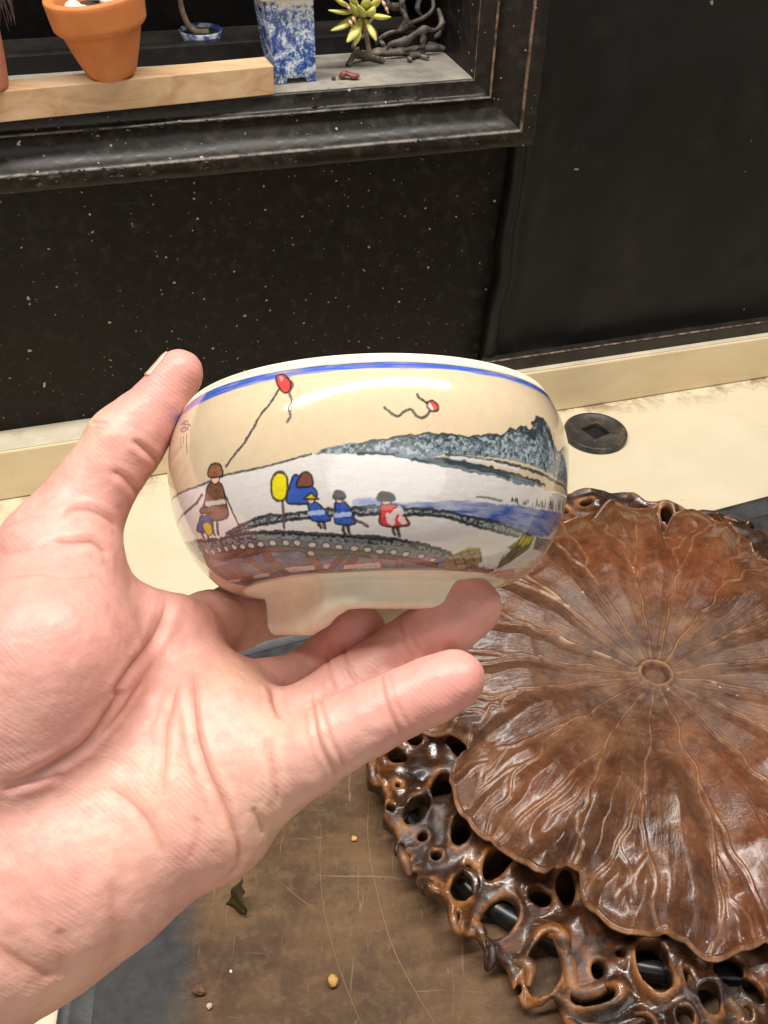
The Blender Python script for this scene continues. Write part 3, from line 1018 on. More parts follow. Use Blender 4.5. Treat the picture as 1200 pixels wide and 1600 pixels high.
M_BRD = n.set(col=c, rough=n.ramp(b2, [(0.3, 0.52), (0.7, 0.72)]), normal=n.bump(n.math('ADD', b2, n.math('MULTIPLY', b3, 0.5)), 0.25, 0.0008), spec=0.22)
M_LIP = simple('dark_board_edge', (0.018, 0.018, 0.019), (0.05, 0.048, 0.046), 60, 0.45, 0.3)

brd = empty('work_board', ((cFL + cFR + cNL + cNR) / 4) * [1, 1, 0] + [0, 0, 0.0004], 'worn brown lacquered board with dark border lying on the cream table', 'board')
nu, nv = 150, 100
U, Vv = np.meshgrid(np.linspace(0, 0.95, nu), np.linspace(0, 0.55, nv), indexing='ij')
P = cFL + U[..., None] * eu + Vv[..., None] * lu
P[..., 2] = ZBRD
mesh_obj('panel', P.reshape(-1, 3), grid_faces(nu, nv)[:, ::-1], M_BRD, brd, attrs={'edge': np.minimum(U, Vv * 0.9).ravel()})
sinA = abs(float(np.cross(eu, lu)[2]))
for (p, d, L, inn) in ((cFL, eu, 0.95, lu), (cFL, lu, 0.55, eu)):
    # lip: outer wall, flat top, sloping back down to the panel
    off = -inn * 0.0
    V = []
    for t in np.linspace(0, L, 40):
        q = p + d * t
        for (w, z) in ((-0.0005, 0.0006), (-0.0005, ZBRD + 0.0030), (0.0008, ZBRD + 0.0042), (0.0052, ZBRD + 0.0042), (0.0062, ZBRD + 0.0036), (0.013, ZBRD + 0.0010), (0.017, ZBRD + 0.0004)):
            s_ = q + inn * w + d * (w if t == 0 else 0)
            V.append((s_[0], s_[1], z))
    mesh_obj('lip', V, grid_faces(40, 7), M_LIP, brd, smooth=False)
v, f = box_verts((cNL - lu * 0.55)[:] * [1, 1, 0] + [0, 0, 0.0006], eu * 0.95, lu * 0.55, ZV * (ZBRD - 0.0012))
mesh_obj('core', v, f, M_LIP, brd, smooth=False)
M_SCR = NT('pale_scratch').set(col=(0.24, 0.145, 0.068), rough=0.7)
for pts, w in (([(502, 1285), (500, 1350), (506, 1420), (526, 1500), (552, 1570), (570, 1610)], .00022), ([(577, 1240), (575, 1310), (588, 1390), (614, 1480), (655, 1560), (690, 1615)], .00030),
               ([(438, 1378), (470, 1405), (503, 1428)], .00022), ([(602, 1490), (622, 1464)], .0002), ([(430, 1362), (436, 1356)], .00025), ([(560, 1590), (540, 1630)], .0003)):
    path = catmull([onz(x, y, ZBRD + 0.00015) for x, y in pts], 10)
    V, Fc = tube(path, [w * .5, w, w * 1.2, w, w * .5], 6)
    mesh_obj('scratch', V, Fc, M_SCR, brd)

# ------------------------------------------------------------------ crumbs on the board
def crumb(name, x, y, sizes, material, label, cat, seed, flat=0.7):
    q = onz(x, y, ZBRD + 0.0002)
    bm = bmesh.new(); bmesh.ops.create_icosphere(bm, subdivisions=2, radius=1)
    vv = np.array([w.co[:] for w in bm.verts]); ff = [[w.index for w in fc.verts] for fc in bm.faces]; bm.free()
    vv = vv * (0.75 + 0.6 * vnoise(vv, 1.6, seed))[:, None] * np.array(sizes)
    vv[:, 2] -= vv[:, 2].min()
    o = mesh_obj(name, vv + q, ff, material, smooth=False, origin=q)
    return tag(o, label, cat)


M_OCHRE = simple('ochre_grain', (0.45, 0.23, 0.045), (0.62, 0.38, 0.12), 300, 0.5)
M_BROWNBIT = simple('brown_crumb', (0.07, 0.03, 0.015), (0.2, 0.10, 0.05), 300, 0.8)
M_PALE = simple('pale_chip', (0.5, 0.36, 0.27), (0.62, 0.48, 0.38), 300, 0.8)
crumb('seed', 520, 1536, (.0025, .0034, .0024), M_OCHRE, 'small ochre seed lying on the brown board', 'seed', 3)
crumb('bark_crumb', 311, 1551, (.0034, .0024, .0020), M_BROWNBIT, 'ragged dark brown crumb near the board border', 'crumb', 5)
crumb('clay_chip', 327, 1574, (.0015, .0016, .0014), M_PALE, 'tiny pinkish square chip next to the dark crumb', 'chip', 6)
crumb('sawdust_flake', 553, 1312, (.0016, .0018, .0010), M_OCHRE, 'small tan flake on the board under the pinky', 'flake', 8)
crumb('white_grain', 361, 1519, (.0008, .0010, .0008), M_PEBBLE, 'minute white grain on the slate border', 'grain', 9)
# curled dead leaf fragment standing on its edge
q = onz(368, 1424, ZBRD + 0.0003)
n = NT('dead_leaf')
M_DLEAF = n.set(col=n.ramp(n.noise(180, 4), [(0.35, (0.022, 0.018, 0.005)), (0.6, (0.055, 0.044, 0.012)), (0.75, (0.30, 0.21, 0.07))]), rough=0.5)
gu, gv = np.meshgrid(np.linspace(0, 1, 14), np.linspace(0, 1, 14), indexing='ij')
wd_ = 0.0135 * (1 - 0.75 * gv)
X_ = (gu - 0.5) * wd_ + 0.0012 * np.sin(gv * 9) + 0.002 * gv
Y_ = 0.004 * np.cos(gu * 3.0) + 0.006 * gv + 0.0012 * vnoise(np.stack([gu, gv], -1), 5, 2)
Z_ = 0.0165 * gv ** 0.8 + 0.0015 * gu
LP = q + X_[..., None] * RGT + Y_[..., None] * np.array([0.2, 0.97, 0]) + Z_[..., None] * ZV
o = mesh_obj('leaf_fragment', LP.reshape(-1, 3), grid_faces(14, 14), M_DLEAF, origin=q)
md = o.modifiers.new('thickness', 'SOLIDIFY'); md.thickness = 0.0006
tag(o, 'curled olive brown leaf fragment on the board beside the palm', 'leaf fragment')

# ------------------------------------------------------------------ carved lotus leaf on a pierced root stand
ZL = 0.050
LC = onz(1025, 1050, ZL)
n = NT('carved_wood_leaf')
a1 = n.noise(30, 6, 0.65); a2 = n.noise(220, 5, 0.65); a3 = n.noise(9, 4, 0.6)
c = n.ramp(a1, [(0.32, (0.048, 0.0175, 0.0085)), (0.5, (0.118, 0.047, 0.022)), (0.68, (0.205, 0.092, 0.043))])
c = n.mix(n.ramp(a3, [(0.48, 0), (0.70, 0.6)]), c, (0.23, 0.060, 0.017))
c = n.mix(n.ramp(a2, [(0.52, 0), (0.76, 0.4)]), c, (0.25, 0.145, 0.085))
c = n.mix(n.math('MULTIPLY', n.ramp(n.attr('rad'), [(0.1, 0.40), (0.65, 0.0)]), n.ramp(n.noise(55, 5, 0.7), [(0.4, 0.0), (0.62, 1.0)])), c, (0.24, 0.165, 0.11))
a4 = n.noise(95, 6, 0.75)
c = n.mix(n.ramp(a4, [(0.34, 0.55), (0.54, 0.0)]), c, (0.040, 0.0150, 0.0075))
c = n.mix(n.math('MULTIPLY', n.attr('vein'), n.ramp(n.noise(110, 4), [(0.35, 0.15), (0.6, 0.9)])), c, (0.36, 0.175, 0.078))
c = n.mix(n.math('MULTIPLY', n.attr('chip'), 0.9), c, (0.60, 0.43, 0.24))
c = n.mix(n.math('MULTIPLY', specks(n, 130, 0.10, 0.80, 3.3), 0.8), c, (0.55, 0.42, 0.28))
co_w = n.attr('uv2', 'Color')
gr = n.noise(1.0, 4, 0.6, co_w, 0.5)
bmp = n.bump(n.math('ADD', n.math('MULTIPLY', gr, 1.0), n.math('MULTIPLY', n.math('ADD', a4, n.noise(420, 4, 0.7)), 0.55)), 0.42, 0.0015)
M_LEAF = n.set(col=c, rough=n.math('ADD', n.ramp(a2, [(0.3, 0.18), (0.7, 0.38)]), n.ramp(n.attr('rad'), [(0.25, 0.22), (0.65, 0.0)])), normal=bmp, spec=0.5, coat=n.ramp(n.attr('rad'), [(0.45, 0.0), (0.8, 0.3)]), coatr=0.18)

n = NT('polished_root_wood')
r1 = n.noise(38, 6, 0.6, None, 0.6); r2 = n.noise(260, 4, 0.6)
c = n.ramp(r1, [(0.36, (0.016, 0.0070, 0.0040)), (0.52, (0.045, 0.0175, 0.0075)), (0.63, (0.13, 0.042, 0.011)), (0.76, (0.34, 0.115, 0.027))])
c = n.mix(n.math('MULTIPLY', n.attr('rim'), n.ramp(n.noise(45, 3), [(0.45, 0.0), (0.60, 0.62)])), c, (0.48, 0.20, 0.065))
c = n.mix(n.math('MULTIPLY', specks(n, 90, 0.10, 0.78, 3.3), 0.8), c, (0.62, 0.50, 0.36))
M_ROOTW = n.set(col=c, rough=n.math('ADD', n.ramp(r2, [(0.3, 0.16), (0.7, 0.30)]), n.ramp(n.noise(28, 4, 0.6), [(0.42, 0.30), (0.6, 0.0)])), normal=n.bump(n.math('ADD', n.math('MULTIPLY', r2, 0.6), n.noise(90, 5, 0.7)), 0.45, 0.0014), spec=0.6, coat=n.ramp(n.noise(28, 4, 0.6), [(0.42, 0.0), (0.6, 0.4)]), coatr=0.12)

stand = empty('lotus_stand', (LC[0], LC[1], ZBRD + 0.0004), 'carved reddish brown wooden lotus leaf on a pierced root stand', 'wood carving')

# leaf outline: polar radius about the centre, read where it shows and invented beyond the frame
outl = [(921, 803), (948, 785), (988, 783), (1020, 794), (1033, 812), (1037, 828), (1050, 808), (1080, 800), (1110, 803), (1155, 826), (1191, 870)]
outb = [(640, 1128), (680, 1146), (719, 1147), (730, 1154), (731, 1167), (706, 1193), (702, 1214), (710, 1253), (736, 1292), (767, 1310), (788, 1331), (810, 1357), (832, 1377), (853, 1379), (866, 1366), (871, 1349), (888, 1344), (905, 1362), (910, 1392), (927, 1422), (953, 1448), (983, 1461), (1018, 1457), (1044, 1446), (1061, 1466), (1096, 1487), (1126, 1494), (1170, 1487), (1196, 1468)]
pol = []
for x, y in outl + outb:
    p = onz(x, y, ZL - 0.004) - LC
    pol.append((math.degrees(math.atan2(p[1], p[0])) % 360, math.hypot(p[0], p[1])))
# hidden behind the hand and bowl, and outside the frame on the right
pol += [(112, .160), (122, .168), (133, .165), (140, .155), (146, .166), (158, .168), (170, .160), (176, .150), (183, .160), (190, .157),
        (288, .176), (298, .170), (306, .150), (314, .165), (326, .172), (338, .168), (346, .150), (354, .165), (6, .170), (18, .168), (27, .150), (35, .158)]
pol.sort()
pa = np.array(pol)
pth = np.concatenate([pa[-2:, 0] - 360, pa[:, 0], pa[:2, 0] + 360]); prr = np.concatenate([pa[-2:, 1], pa[:, 1], pa[:2, 1]])
NA, NR_ = 1400, 190
ang = np.linspace(0, 360, NA, endpoint=False)
RB = np.interp(ang, pth, prr)
for _ in range(2): RB = 0.25 * np.roll(RB, 1) + 0.5 * RB + 0.25 * np.roll(RB, -1)
tr = np.concatenate([[0.0], np.linspace(0.02, 0.955, NR_ - 28), np.linspace(0.96, 1.0, 27)])
rad = np.radians(ang)
XY = (tr[:, None] * RB[None, :])[..., None] * np.stack([np.cos(rad), np.sin(rad)], -1)[None]
# veins: main ribs run to the rim, each forks once or twice
veins, rg = [], np.random.default_rng(4)
mains = [197, 219, 237, 255, 276, 299, 322, 345, 8, 31, 53, 72, 91, 112, 137, 160, 179]


def vein(a0, r0, a1, r1, wob=1.6, n_=9):
    t = np.linspace(0, 1, n_)
    a = np.radians(a0 + (a1 - a0) * t ** 0.9 + np.concatenate([[0], rg.normal(size=n_ - 1) * wob * 0.5]))
    r = r0 + (r1 - r0) * t
    return np.stack([r * np.cos(a), r * np.sin(a)], -1)


for k, a in enumerate(mains):
    Rb = float(np.interp(a % 360, ang, RB))
    rf = Rb * rg.uniform(0.42, 0.6)
    veins.append((vein(a, 0.012, a, rf), 1.0))
    sp = rg.uniform(5.5, 8)
    for s_ in (-1, 1):
        a2_ = a + s_ * sp
        Rb2 = float(np.interp(a2_ % 360, ang, RB))
        veins.append((vein(a, rf, a2_, Rb2 * 0.985), 0.85))
        if rg.random() < 0.55:
            rr2 = rf + (Rb2 - rf) * rg.uniform(0.35, 0.6)
            am = a + s_ * sp * (rr2 - rf) / (Rb2 - rf)
            veins.append((vein(am, rr2, am + s_ * -rg.uniform(3, 5), Rb2 * 0.95, 1.0, 6), 0.6))
DV = np.full(XY.shape[:2], 1.0, np.float32); WV = np.zeros_like(DV)
PXY = XY.astype(np.float32)
for pts, wgt in veins:
    pts = catmull(pts, 3)
    lo_, hi_ = pts.min(0) - 0.03, pts.max(0) + 0.03
    mk = ((PXY > lo_) & (PXY < hi_)).all(-1)
    if not mk.any(): continue
    d_, _ = line_dist(PXY[mk], pts)
    cur = DV[mk]
    sel = d_ < cur
    WV[mk] = np.where(sel, wgt, WV[mk]); DV[mk] = np.minimum(cur, d_)
rn = tr[:, None] * np.ones(NA)[None]
rabs = np.linalg.norm(XY, axis=-1)
Pn = np.concatenate([XY, np.zeros(XY.shape[:2] + (1,))], -1)
warp = 0.0
pill = 1 - np.exp(-(DV / 0.0115) ** 2)
ridge = np.exp(-(DV / 0.0009) ** 2) * WV
hgt = 0.010 * np.sin(np.clip(rn, 0, 1) * 2.6) ** 1.2 - 0.010 * np.clip((rn - 0.72) / 0.28, 0, 1) ** 2
hgt = hgt + 0.0098 * pill * np.clip(rn * 1.8, 0.15, 1) * (0.35 + 0.65 * np.clip(rn, 0, 1)) + 0.0015 * ridge * np.clip(rn * 5, 0, 1)
# soft carved dents and swellings
hgt = hgt + 0.0125 * (fbm(Pn, 18, 2, 2) - 0.5) * np.clip(rn * 1.5, 0, 1)
ang2 = np.arctan2(XY[..., 1], XY[..., 0])
pr = np.stack([np.cos(ang2) * 9, np.sin(ang2) * 9, rabs * 28], -1)
hgt = hgt + 0.0016 * (fbm(pr, 1.6, 5, 3) - 0.5) * np.clip(rn * 2, 0, 1)
# egg-like bosses near the rim
for (x, y, rb_) in ((815, 1287, .012), (920, 1340, .010), (735, 1200, .012), (955, 1400, .010), (1015, 1390, .010), (730, 1225, .010), (1168, 1440, .014), (835, 1368, .010), (880, 1225, .016), (1040, 1240, .012)):
    p = onz(x, y, ZL) - LC
    pa_ = math.atan2(p[1], p[0]); ex_, ey_ = XY[..., 0] - p[0], XY[..., 1] - p[1]
    d_ = np.hypot((ex_ * math.cos(pa_) + ey_ * math.sin(pa_)) / 1.7, -ex_ * math.sin(pa_) + ey_ * math.cos(pa_)) / rb_ * (1 + 0.5 * (vnoise(XY, 70, 3) - 0.5))
    hgt = hgt + 0.0040 * np.exp(-d_ ** 2 * 1.3) - 0.0009 * np.exp(-((d_ - 1.15) / 0.35) ** 2)
# lip at the rim, sunken dish with a ring in the middle
hgt = hgt + 0.0010 * np.exp(-((rn - 0.99) / 0.006) ** 2) - 0.0012 * np.exp(-((rn - 0.95) / 0.025) ** 2)
hgt = hgt + 0.0030 * np.exp(-((rabs - 0.0098) / 0.0020) ** 2) - 0.0030 * (rabs < 0.0086) * np.clip((0.0086 - rabs) / 0.002, 0, 1)
vm = np.maximum(np.exp(-(DV / 0.00085) ** 2) * WV * 0.8, np.exp(-((rn - 0.995) / 0.006) ** 2)) * np.clip(rn * 8, 0, 1)
vm = np.maximum(vm, np.exp(-((rabs - 0.0098) / 0.0014) ** 2))
chip = 0.55 * np.exp(-(DV / 0.0010) ** 2) * (fbm(Pn, 70, 9, 2) > 0.74) * (rn > 0.15) * (rn < 0.8) * (np.sin(ang2) > -0.3)
V3 = np.concatenate([LC[:2] + XY, (ZL - 0.004 + hgt)[..., None]], -1)
# under side
skirt = []
for (k_, dz) in ((1.0, -0.0012), (0.992, -0.0022), (0.93, -0.0035), (0.6, -0.008), (0.02, -0.008)):
    xy = XY[-1] * k_
    skirt.append(np.concatenate([LC[:2] + xy, (V3[-1, :, 2] + dz if k_ > 0.9 else np.full(NA, ZL - 0.018))[:, None]], -1))
VA = np.concatenate([V3, np.array(skirt)])
nr_all = VA.shape[0]
pad = np.zeros((len(skirt), NA))
uv2 = np.concatenate([np.cos(ang2)[..., None] * 60, np.sin(ang2)[..., None] * 60, rabs[..., None] * 70], -1)
uv2 = np.concatenate([uv2, np.zeros((len(skirt), NA, 3))])
mesh_obj('leaf', VA.reshape(-1, 3), grid_faces(nr_all, NA, True), M_LEAF, stand,
         attrs={'rad': np.concatenate([rn, pad + 1]).ravel(), 'vein': np.concatenate([vm, pad]).ravel(), 'chip': np.concatenate([chip * 1.0, pad]).ravel(), 'uv2': uv2.reshape(-1, 3)})

# pierced root stand ------------------------------------------------
ZR = 0.031                                            # mean height of its top
z7 = lambda x, y: (560 + x / 3.333, 1120 + y / 3.333)
z8 = lambda x, y: (860 + x / 3.529, 1280 + y / 3.529)
holes = [(*z7(290, 110), 13, 11, 0), (*z7(205, 205), 13, 14, 0), (*z7(525, 150), 16, 18, 0), (*z7(435, 370), 14, 28, -.15), (*z7(305, 490), 15, 24, -.5),
         (*z7(535, 600), 15, 25, -.3), (*z7(730, 740), 16, 32, -.6), (*z7(950, 920), 18, 14, .2), (*z7(1090, 850), 14, 30, -.1), (*z7(550, 880), 16, 33, -.5),
         (*z7(745, 1010), 25, 31, -.6), (*z7(980, 1250), 25, 40, -.3), (*z7(205, 360), 5, 5, 0), (*z7(335, 625), 8, 7, 0), (*z7(165, 490), 8, 6, 0), (*z7(225, 680), 5, 13, 0),
         (*z7(575, 790), 6, 12, 0), (*z7(405, 715), 9, 8, 0), (*z7(75, 320), 4, 11, 0), (*z7(365, 880), 7, 13, -.4), (*z7(512, 1050), 6, 9, 0), (*z7(693, 1180), 7, 12, 0), (*z7(850, 1350), 6, 12, -.4),
         (*z8(570, 810), 25, 38, 0), (*z8(270, 795), 10, 13, 0), (*z8(250, 940), 34, 14, 0.05), (*z8(985, 830), 22, 26, -.5), (*z8(880, 980), 18, 22, 0), (*z8(740, 1085), 14, 12, 0), (*z8(500, 1120), 20, 12, 0),
         (*z8(760, 870), 7, 17, .2), (*z8(1100, 1040), 6, 11, 0), (*z8(390, 730), 7, 9, 0), (1180, 1540, 14, 20, .3), (1125, 1620, 22, 16, 0), (1040, 1640, 16, 20, 0), (960, 1625, 14, 14, 0),
         (1040, 812, 9, 16, 0), (1180, 835, 12, 6, 0), (915, 790, 10, 6, 0), (880, 800, 8, 6, 0)]
HL = []
for (x, y, rx, ry, rot) in holes:
    p = onz(x, y, ZR); s_ = float((p - CAM) @ FWD) / FPX
    HL.append((p[0], p[1], rx * s_ * 1.15, ry * s_ * 1.25, rot))
rg = np.random.default_rng(8)
for a in np.arange(-75, 200, 9.5):                    # the side away from the camera, seen only from elsewhere
    if -60 < a < 42 or 112 < a < 190:
        for rr_ in (0.165, 0.188):
            aa = math.radians(a + rg.uniform(-2, 2) + (4 if rr_ > .17 else 0))
            HL.append((LC[0] + rr_ * math.cos(aa), LC[1] + rr_ * math.sin(aa), rg.uniform(.006, .010), rg.uniform(.008, .012), rg.uniform(-1, 1)))
outr = [(600, 1158), (580, 1180), (577, 1200), (580, 1226), (600, 1232), (609, 1250), (606, 1268), (604, 1284), (620, 1296), (626, 1312), (621, 1330), (634, 1356), (646, 1352), (652, 1332), (662, 1356), (656, 1376), (662, 1396), (684, 1404),
        (704, 1420), (707, 1440), (718, 1452), (728, 1436), (748, 1450), (760, 1474), (765, 1494), (776, 1478), (800, 1496), (812, 1530), (826, 1550), (846, 1554), (868, 1540), (882, 1560), (892, 1584), (920, 1606), (960, 1640), (1020, 1668), (1100, 1690)]
po = []
for x, y in outr:
    p = onz(x, y, ZR - 0.004) - LC
    po.append((math.degrees(math.atan2(p[1], p[0])) % 360, math.hypot(p[0], p[1])))
for x, y in [(880, 768), (900, 762), (930, 760), (945, 766), (960, 762), (985, 770), (1010, 782), (1040, 784), (1062, 790), (1085, 800), (1100, 796), (1130, 803), (1160, 812), (1200, 830)]:
    p = onz(x, y, ZR + 0.008) - LC
    po.append((math.degrees(math.atan2(p[1], p[0])) % 360, math.hypot(p[0], p[1])))
for a in list(range(282, 360, 7)) + list(range(0, 48, 7)) + list(range(108, 192, 7)):
    po.append((a, 0.203 + 0.008 * math.sin(a * 1.3)))
po.sort()
po = np.array(po)
poly = np.stack([LC[0] + po[:, 1] * np.cos(np.radians(po[:, 0])), LC[1] + po[:, 1] * np.sin(np.radians(po[:, 0]))], -1)
h_ = 0.00118
lo = np.array([LC[0] - 0.228, LC[1] - 0.24, 0.0100]); hi = np.array([LC[0] + 0.228, LC[1] + 0.228, 0.056])
gx = lo[0] + h_ * np.arange(int(np.ceil((hi[0] - lo[0]) / h_)) + 1); gy = lo[1] + h_ * np.arange(int(np.ceil((hi[1] - lo[1]) / h_)) + 1)
GX, GY = np.meshgrid(gx, gy, indexing='ij')
P2 = np.stack([GX, GY], -1).astype(np.float32)
SD2 = poly_sdf(P2, poly)
HD = np.full(SD2.shape, 1.0, np.float32)
for (x, y, rx, ry, rot) in HL:
    dx, dy = P2[..., 0] - x, P2[..., 1] - y
    cr, sr = math.cos(rot), math.sin(rot)
    u_, v_ = dx * cr + dy * sr, -dx * sr + dy * cr
    wob = 1 + 0.25 * (vnoise(P2, 90, 3) - 0.5)
    k_ = np.sqrt((u_ / rx) ** 2 + (v_ / ry) ** 2) * wob
    HD = np.minimum(HD, (k_ - 1) * min(rx, ry))
RD = np.hypot(P2[..., 0] - LC[0], P2[..., 1] - LC[1])
ZTOP = ZR + 0.022 * (fbm(P2, 30, 6, 3) - 0.5) - 0.007 * np.abs(fbm(P2, 55, 12, 2) - 0.5) * 2 + 0.0062 * (0.05 + 1.3 * np.clip(vnoise(P2, 42, 14) - 0.2, 0, 1)) * np.exp(-(np.clip(HD, 0, 1) / 0.0026) ** 2) + 0.003 * np.exp(-(np.clip(-SD2, 0, 1) / 0.0026) ** 2) - 0.012 * np.clip((RD - 0.185) / 0.03, 0, 1) ** 1.5 + 0.008 * np.clip((GY - LC[1]) / 0.2, 0, 1)
ZTOP = np.minimum(ZTOP, np.where(RD < 0.172, ZL - 0.019 + 0.010 * np.clip((RD - 0.11) / 0.06, 0, 1), 1.0))
ZBOT = 0.0135 + 0.012 * fbm(P2, 22, 9, 2) + 0.004 * np.clip((RD - 0.17) / 0.03, 0, 1)
ZBOT = np.minimum(ZBOT, ZTOP - 0.006)
SH = np.maximum(SD2 - 0.0022, -HD - 0.0006)
SH = np.maximum(SH, 0.10 - RD)


def stand_sdf(P):
    i = np.rint((P[:, 0, 0, 0] - lo[0]) / h_).astype(int)
    sh = SH[i][:, :, None]; zt_ = ZTOP[i][:, :, None]; zb2 = ZBOT[i][:, :, None]
    z = P[..., 2]
    d = smax(z - zt_, zb2 - z, 0.005)
    return smax(d, np.broadcast_to(sh, d.shape), 0.0024)


VS, QS = surface_nets(stand_sdf, lo, hi, h_)
VS, QS = largest_part(VS, QS)
VS = relax(VS, QS, 1)
ii = np.clip(np.rint((VS[:, 0] - lo[0]) / h_).astype(int), 0, len(gx) - 1); jj = np.clip(np.rint((VS[:, 1] - lo[1]) / h_).astype(int), 0, len(gy) - 1)
rimv = np.exp(-(np.abs(SH[ii, jj] + 0.0010) / 0.0016) ** 2) * np.clip((VS[:, 2] - ZTOP[ii, jj] + 0.006) / 0.004, 0, 1)
mesh_obj('root_stand', VS, QS, M_ROOTW, stand, attrs={'rim': rimv})
# curled root ends and ridges standing proud of it
rr = [([z7(80, 150), z7(70, 250), z7(80, 350), z7(130, 360)], .0030), ([z7(540, 770), z7(610, 830), z7(610, 900)], .0030),
      ([z7(860, 1070), z7(960, 1050), z7(1060, 1130), z7(1100, 1230)], .0046), ([z7(720, 1150), z7(800, 1190), z7(900, 1240), z7(900, 1330)], .0042), ([z7(330, 830), z7(360, 900), z7(420, 930), z7(440, 880), z7(390, 840)], .0026),
      ([z8(20, 600), z8(110, 740), z8(150, 880), z8(280, 890), z8(380, 820)], .0048), ([z8(100, 1010), z8(220, 1060), z8(400, 1090), z8(560, 1030), z8(700, 990), z8(780, 940), z8(790, 830)], .0046),
      ([z8(900, 880), z8(980, 960), z8(1060, 1040), z8(1040, 1120)], .0040), ([z7(200, 640), z7(240, 720), z7(270, 790)], .0032),
      ([z7(490, 1000), z7(500, 1080), z7(530, 1100), z7(545, 1060)], .0026), ([z7(670, 1150), z7(700, 1150), z7(710, 1200), z7(690, 1250)], .0026), ([z7(590, 1010), z7(640, 1080), z7(660, 1130)], .003)]
for pts, w_ in rr:
    Pp = []
    for (x, y) in pts:
        p = onz(x, y, ZR)
        i_ = int(np.clip(round((p[0] - lo[0]) / h_), 0, len(gx) - 1)); j_ = int(np.clip(round((p[1] - lo[1]) / h_), 0, len(gy) - 1))
        Pp.append(np.array([p[0], p[1], min(max(float(ZTOP[i_, j_]), 0.020) - w_ * 0.85, 0.045)]))
    path = catmull(Pp, 8)
    V, Fc = tube(path, [w_ * .45, w_ * .9, w_, w_ * .9, w_ * .45], 10)
    mesh_obj('root', V, Fc, M_ROOTW, stand, attrs={'rim': np.full(len(V), 0.7)})
for a in (40, 110, 165, 215, 262, 320):
    a = math.radians(a)
    p = np.array([LC[0] + 0.135 * math.cos(a), LC[1] + 0.135 * math.sin(a), 0])
    V, Fc = tube([p + ZV * (ZBRD + 0.0008), p + ZV * (ZBRD + 0.004), p + ZV * 0.026], [0.013, 0.010, 0.014], 12)
    mesh_obj('foot', V, Fc, M_ROOTW, stand, attrs={'rim': np.zeros(len(V))})

# black tubular ring lying under the stand
n = NT('black_tube')
M_TUBE = n.set(col=n.ramp(n.noise(90, 4), [(0.35, (0.010, 0.010, 0.011)), (0.7, (0.030, 0.028, 0.027))]), rough=0.3, metal=0.4)
tp = [(640, 1320), (660, 1345), (720, 1380), (790, 1428), (860, 1492), (930, 1545), (1000, 1578), (1090, 1600)]
pp = [onz(x, y, 0.0165) for x, y in tp]
aa = [math.atan2(p[1] - LC[1], p[0] - LC[0]) for p in pp]
rr_ = [math.hypot(p[0] - LC[0], p[1] - LC[1]) for p in pp]
Rm = float(np.mean(rr_)) - 0.012
ringc = [np.array([LC[0] + Rm * math.cos(t), LC[1] + Rm * math.sin(t), ZBRD + 0.0063]) for t in np.linspace(0, 2 * math.pi, 121)]
V, Fc = tube(ringc, [0.0060], 16, False)
o = mesh_obj('tube_ring', V, Fc, M_TUBE, origin=(LC[0], LC[1], ZBRD))
tag(o, 'black metal tube ring seen through the holes of the root stand', 'metal ring')

# ------------------------------------------------------------------ the hand painted bowl
BT, BR_ = math.radians(11.0), math.radians(-2.5)
b_up = UPV * math.cos(BR_) + RGT * math.sin(BR_)
B_RT = RGT * math.cos(BR_) - UPV * math.sin(BR_)
B_AX = b_up * math.cos(BT) + FWD * math.sin(BT)
B_FR = -FWD * math.cos(BT) + b_up * math.sin(BT)
BH_, RM, RRIM, HM, RF, PW = 0.0478, 0.0540, 0.0497, 0.0330, 0.0345, 1.92
B0 = at(579, 783, 0.2952) - B_AX * (BH_ / 2)


def outer_r(h):
    h = np.asarray(h, float)
    lo_ = RF + (RM - RF) * np.clip(1 - (1 - np.clip(h / HM, 0, 1)) ** PW, 0, 1) ** (1 / PW)
    return np.where(h < HM, lo_, RM - (RM - RRIM) * np.clip((h - HM) / (BH_ - HM), 0, 1) ** 2)


def bowl_pt(th, h, r):
    th, h, r = np.broadcast_arrays(th, h, r)
    return B0 + B_AX * h[..., None] + (B_RT * np.sin(th)[..., None] + B_FR * np.cos(th)[..., None]) * r[..., None]


bowl = empty('painted_bowl', B0 - B_AX * 0.012, 'cream ceramic bowl painted with a snowy riverside scene, held up in the hand', 'bowl')

# outer wall: rows evenly spaced along the profile, columns dense where it is painted
hh = np.linspace(0, 1, 4000) ** 1.5 * BH_
rr0 = outer_r(hh)
arc = np.concatenate([[0], np.cumsum(np.hypot(np.diff(hh), np.diff(rr0)))])
NV = 330
sv = np.linspace(0, arc[-1], NV)
hv = np.interp(sv, arc, hh); rv = np.interp(sv, arc, rr0)
TH = np.concatenate([np.linspace(-2.0, 2.0, 1100, endpoint=False), np.linspace(2.0, 2 * math.pi - 2.0, 90, endpoint=False)])
NU = 1100                                            # painted columns
SU = RM                                              # metres per radian in the flat drawing
UU, VV = np.meshgrid(TH[:NU] * SU * 1000, sv * 1000)  # flat drawing coordinates in mm (u right, v up)
FP = np.stack([UU, VV], -1).astype(np.float32)
G3 = bowl_pt(TH[None, :NU], hv[:, None], rv[:, None])
PXg, PYg = project(G3)
nr3 = np.cross(np.gradient(G3, axis=1), np.gradient(G3, axis=0))
vis = (nr3 * (G3 - CAM)).sum(-1) < 0
if vis.mean() > 0.5: vis = ~vis if not vis[NV // 2, NU // 2] else vis
PXv = np.where(vis, PXg, 1e6)


def fl(pts):
    """places read off the photograph -> places on the flattened bowl wall (mm)"""
    out = []
    for x, y in pts:
        k = np.argmin((PXv - x) ** 2 + (PYg - y) ** 2)
        i_, j_ = divmod(int(k), NU)
        out.append((UU[i_, j_], VV[i_, j_]))
    return np.array(out)


def zz_(ox, oy, sc):
    return lambda *p: [(ox + a / sc, oy + b / sc) for a, b in p]


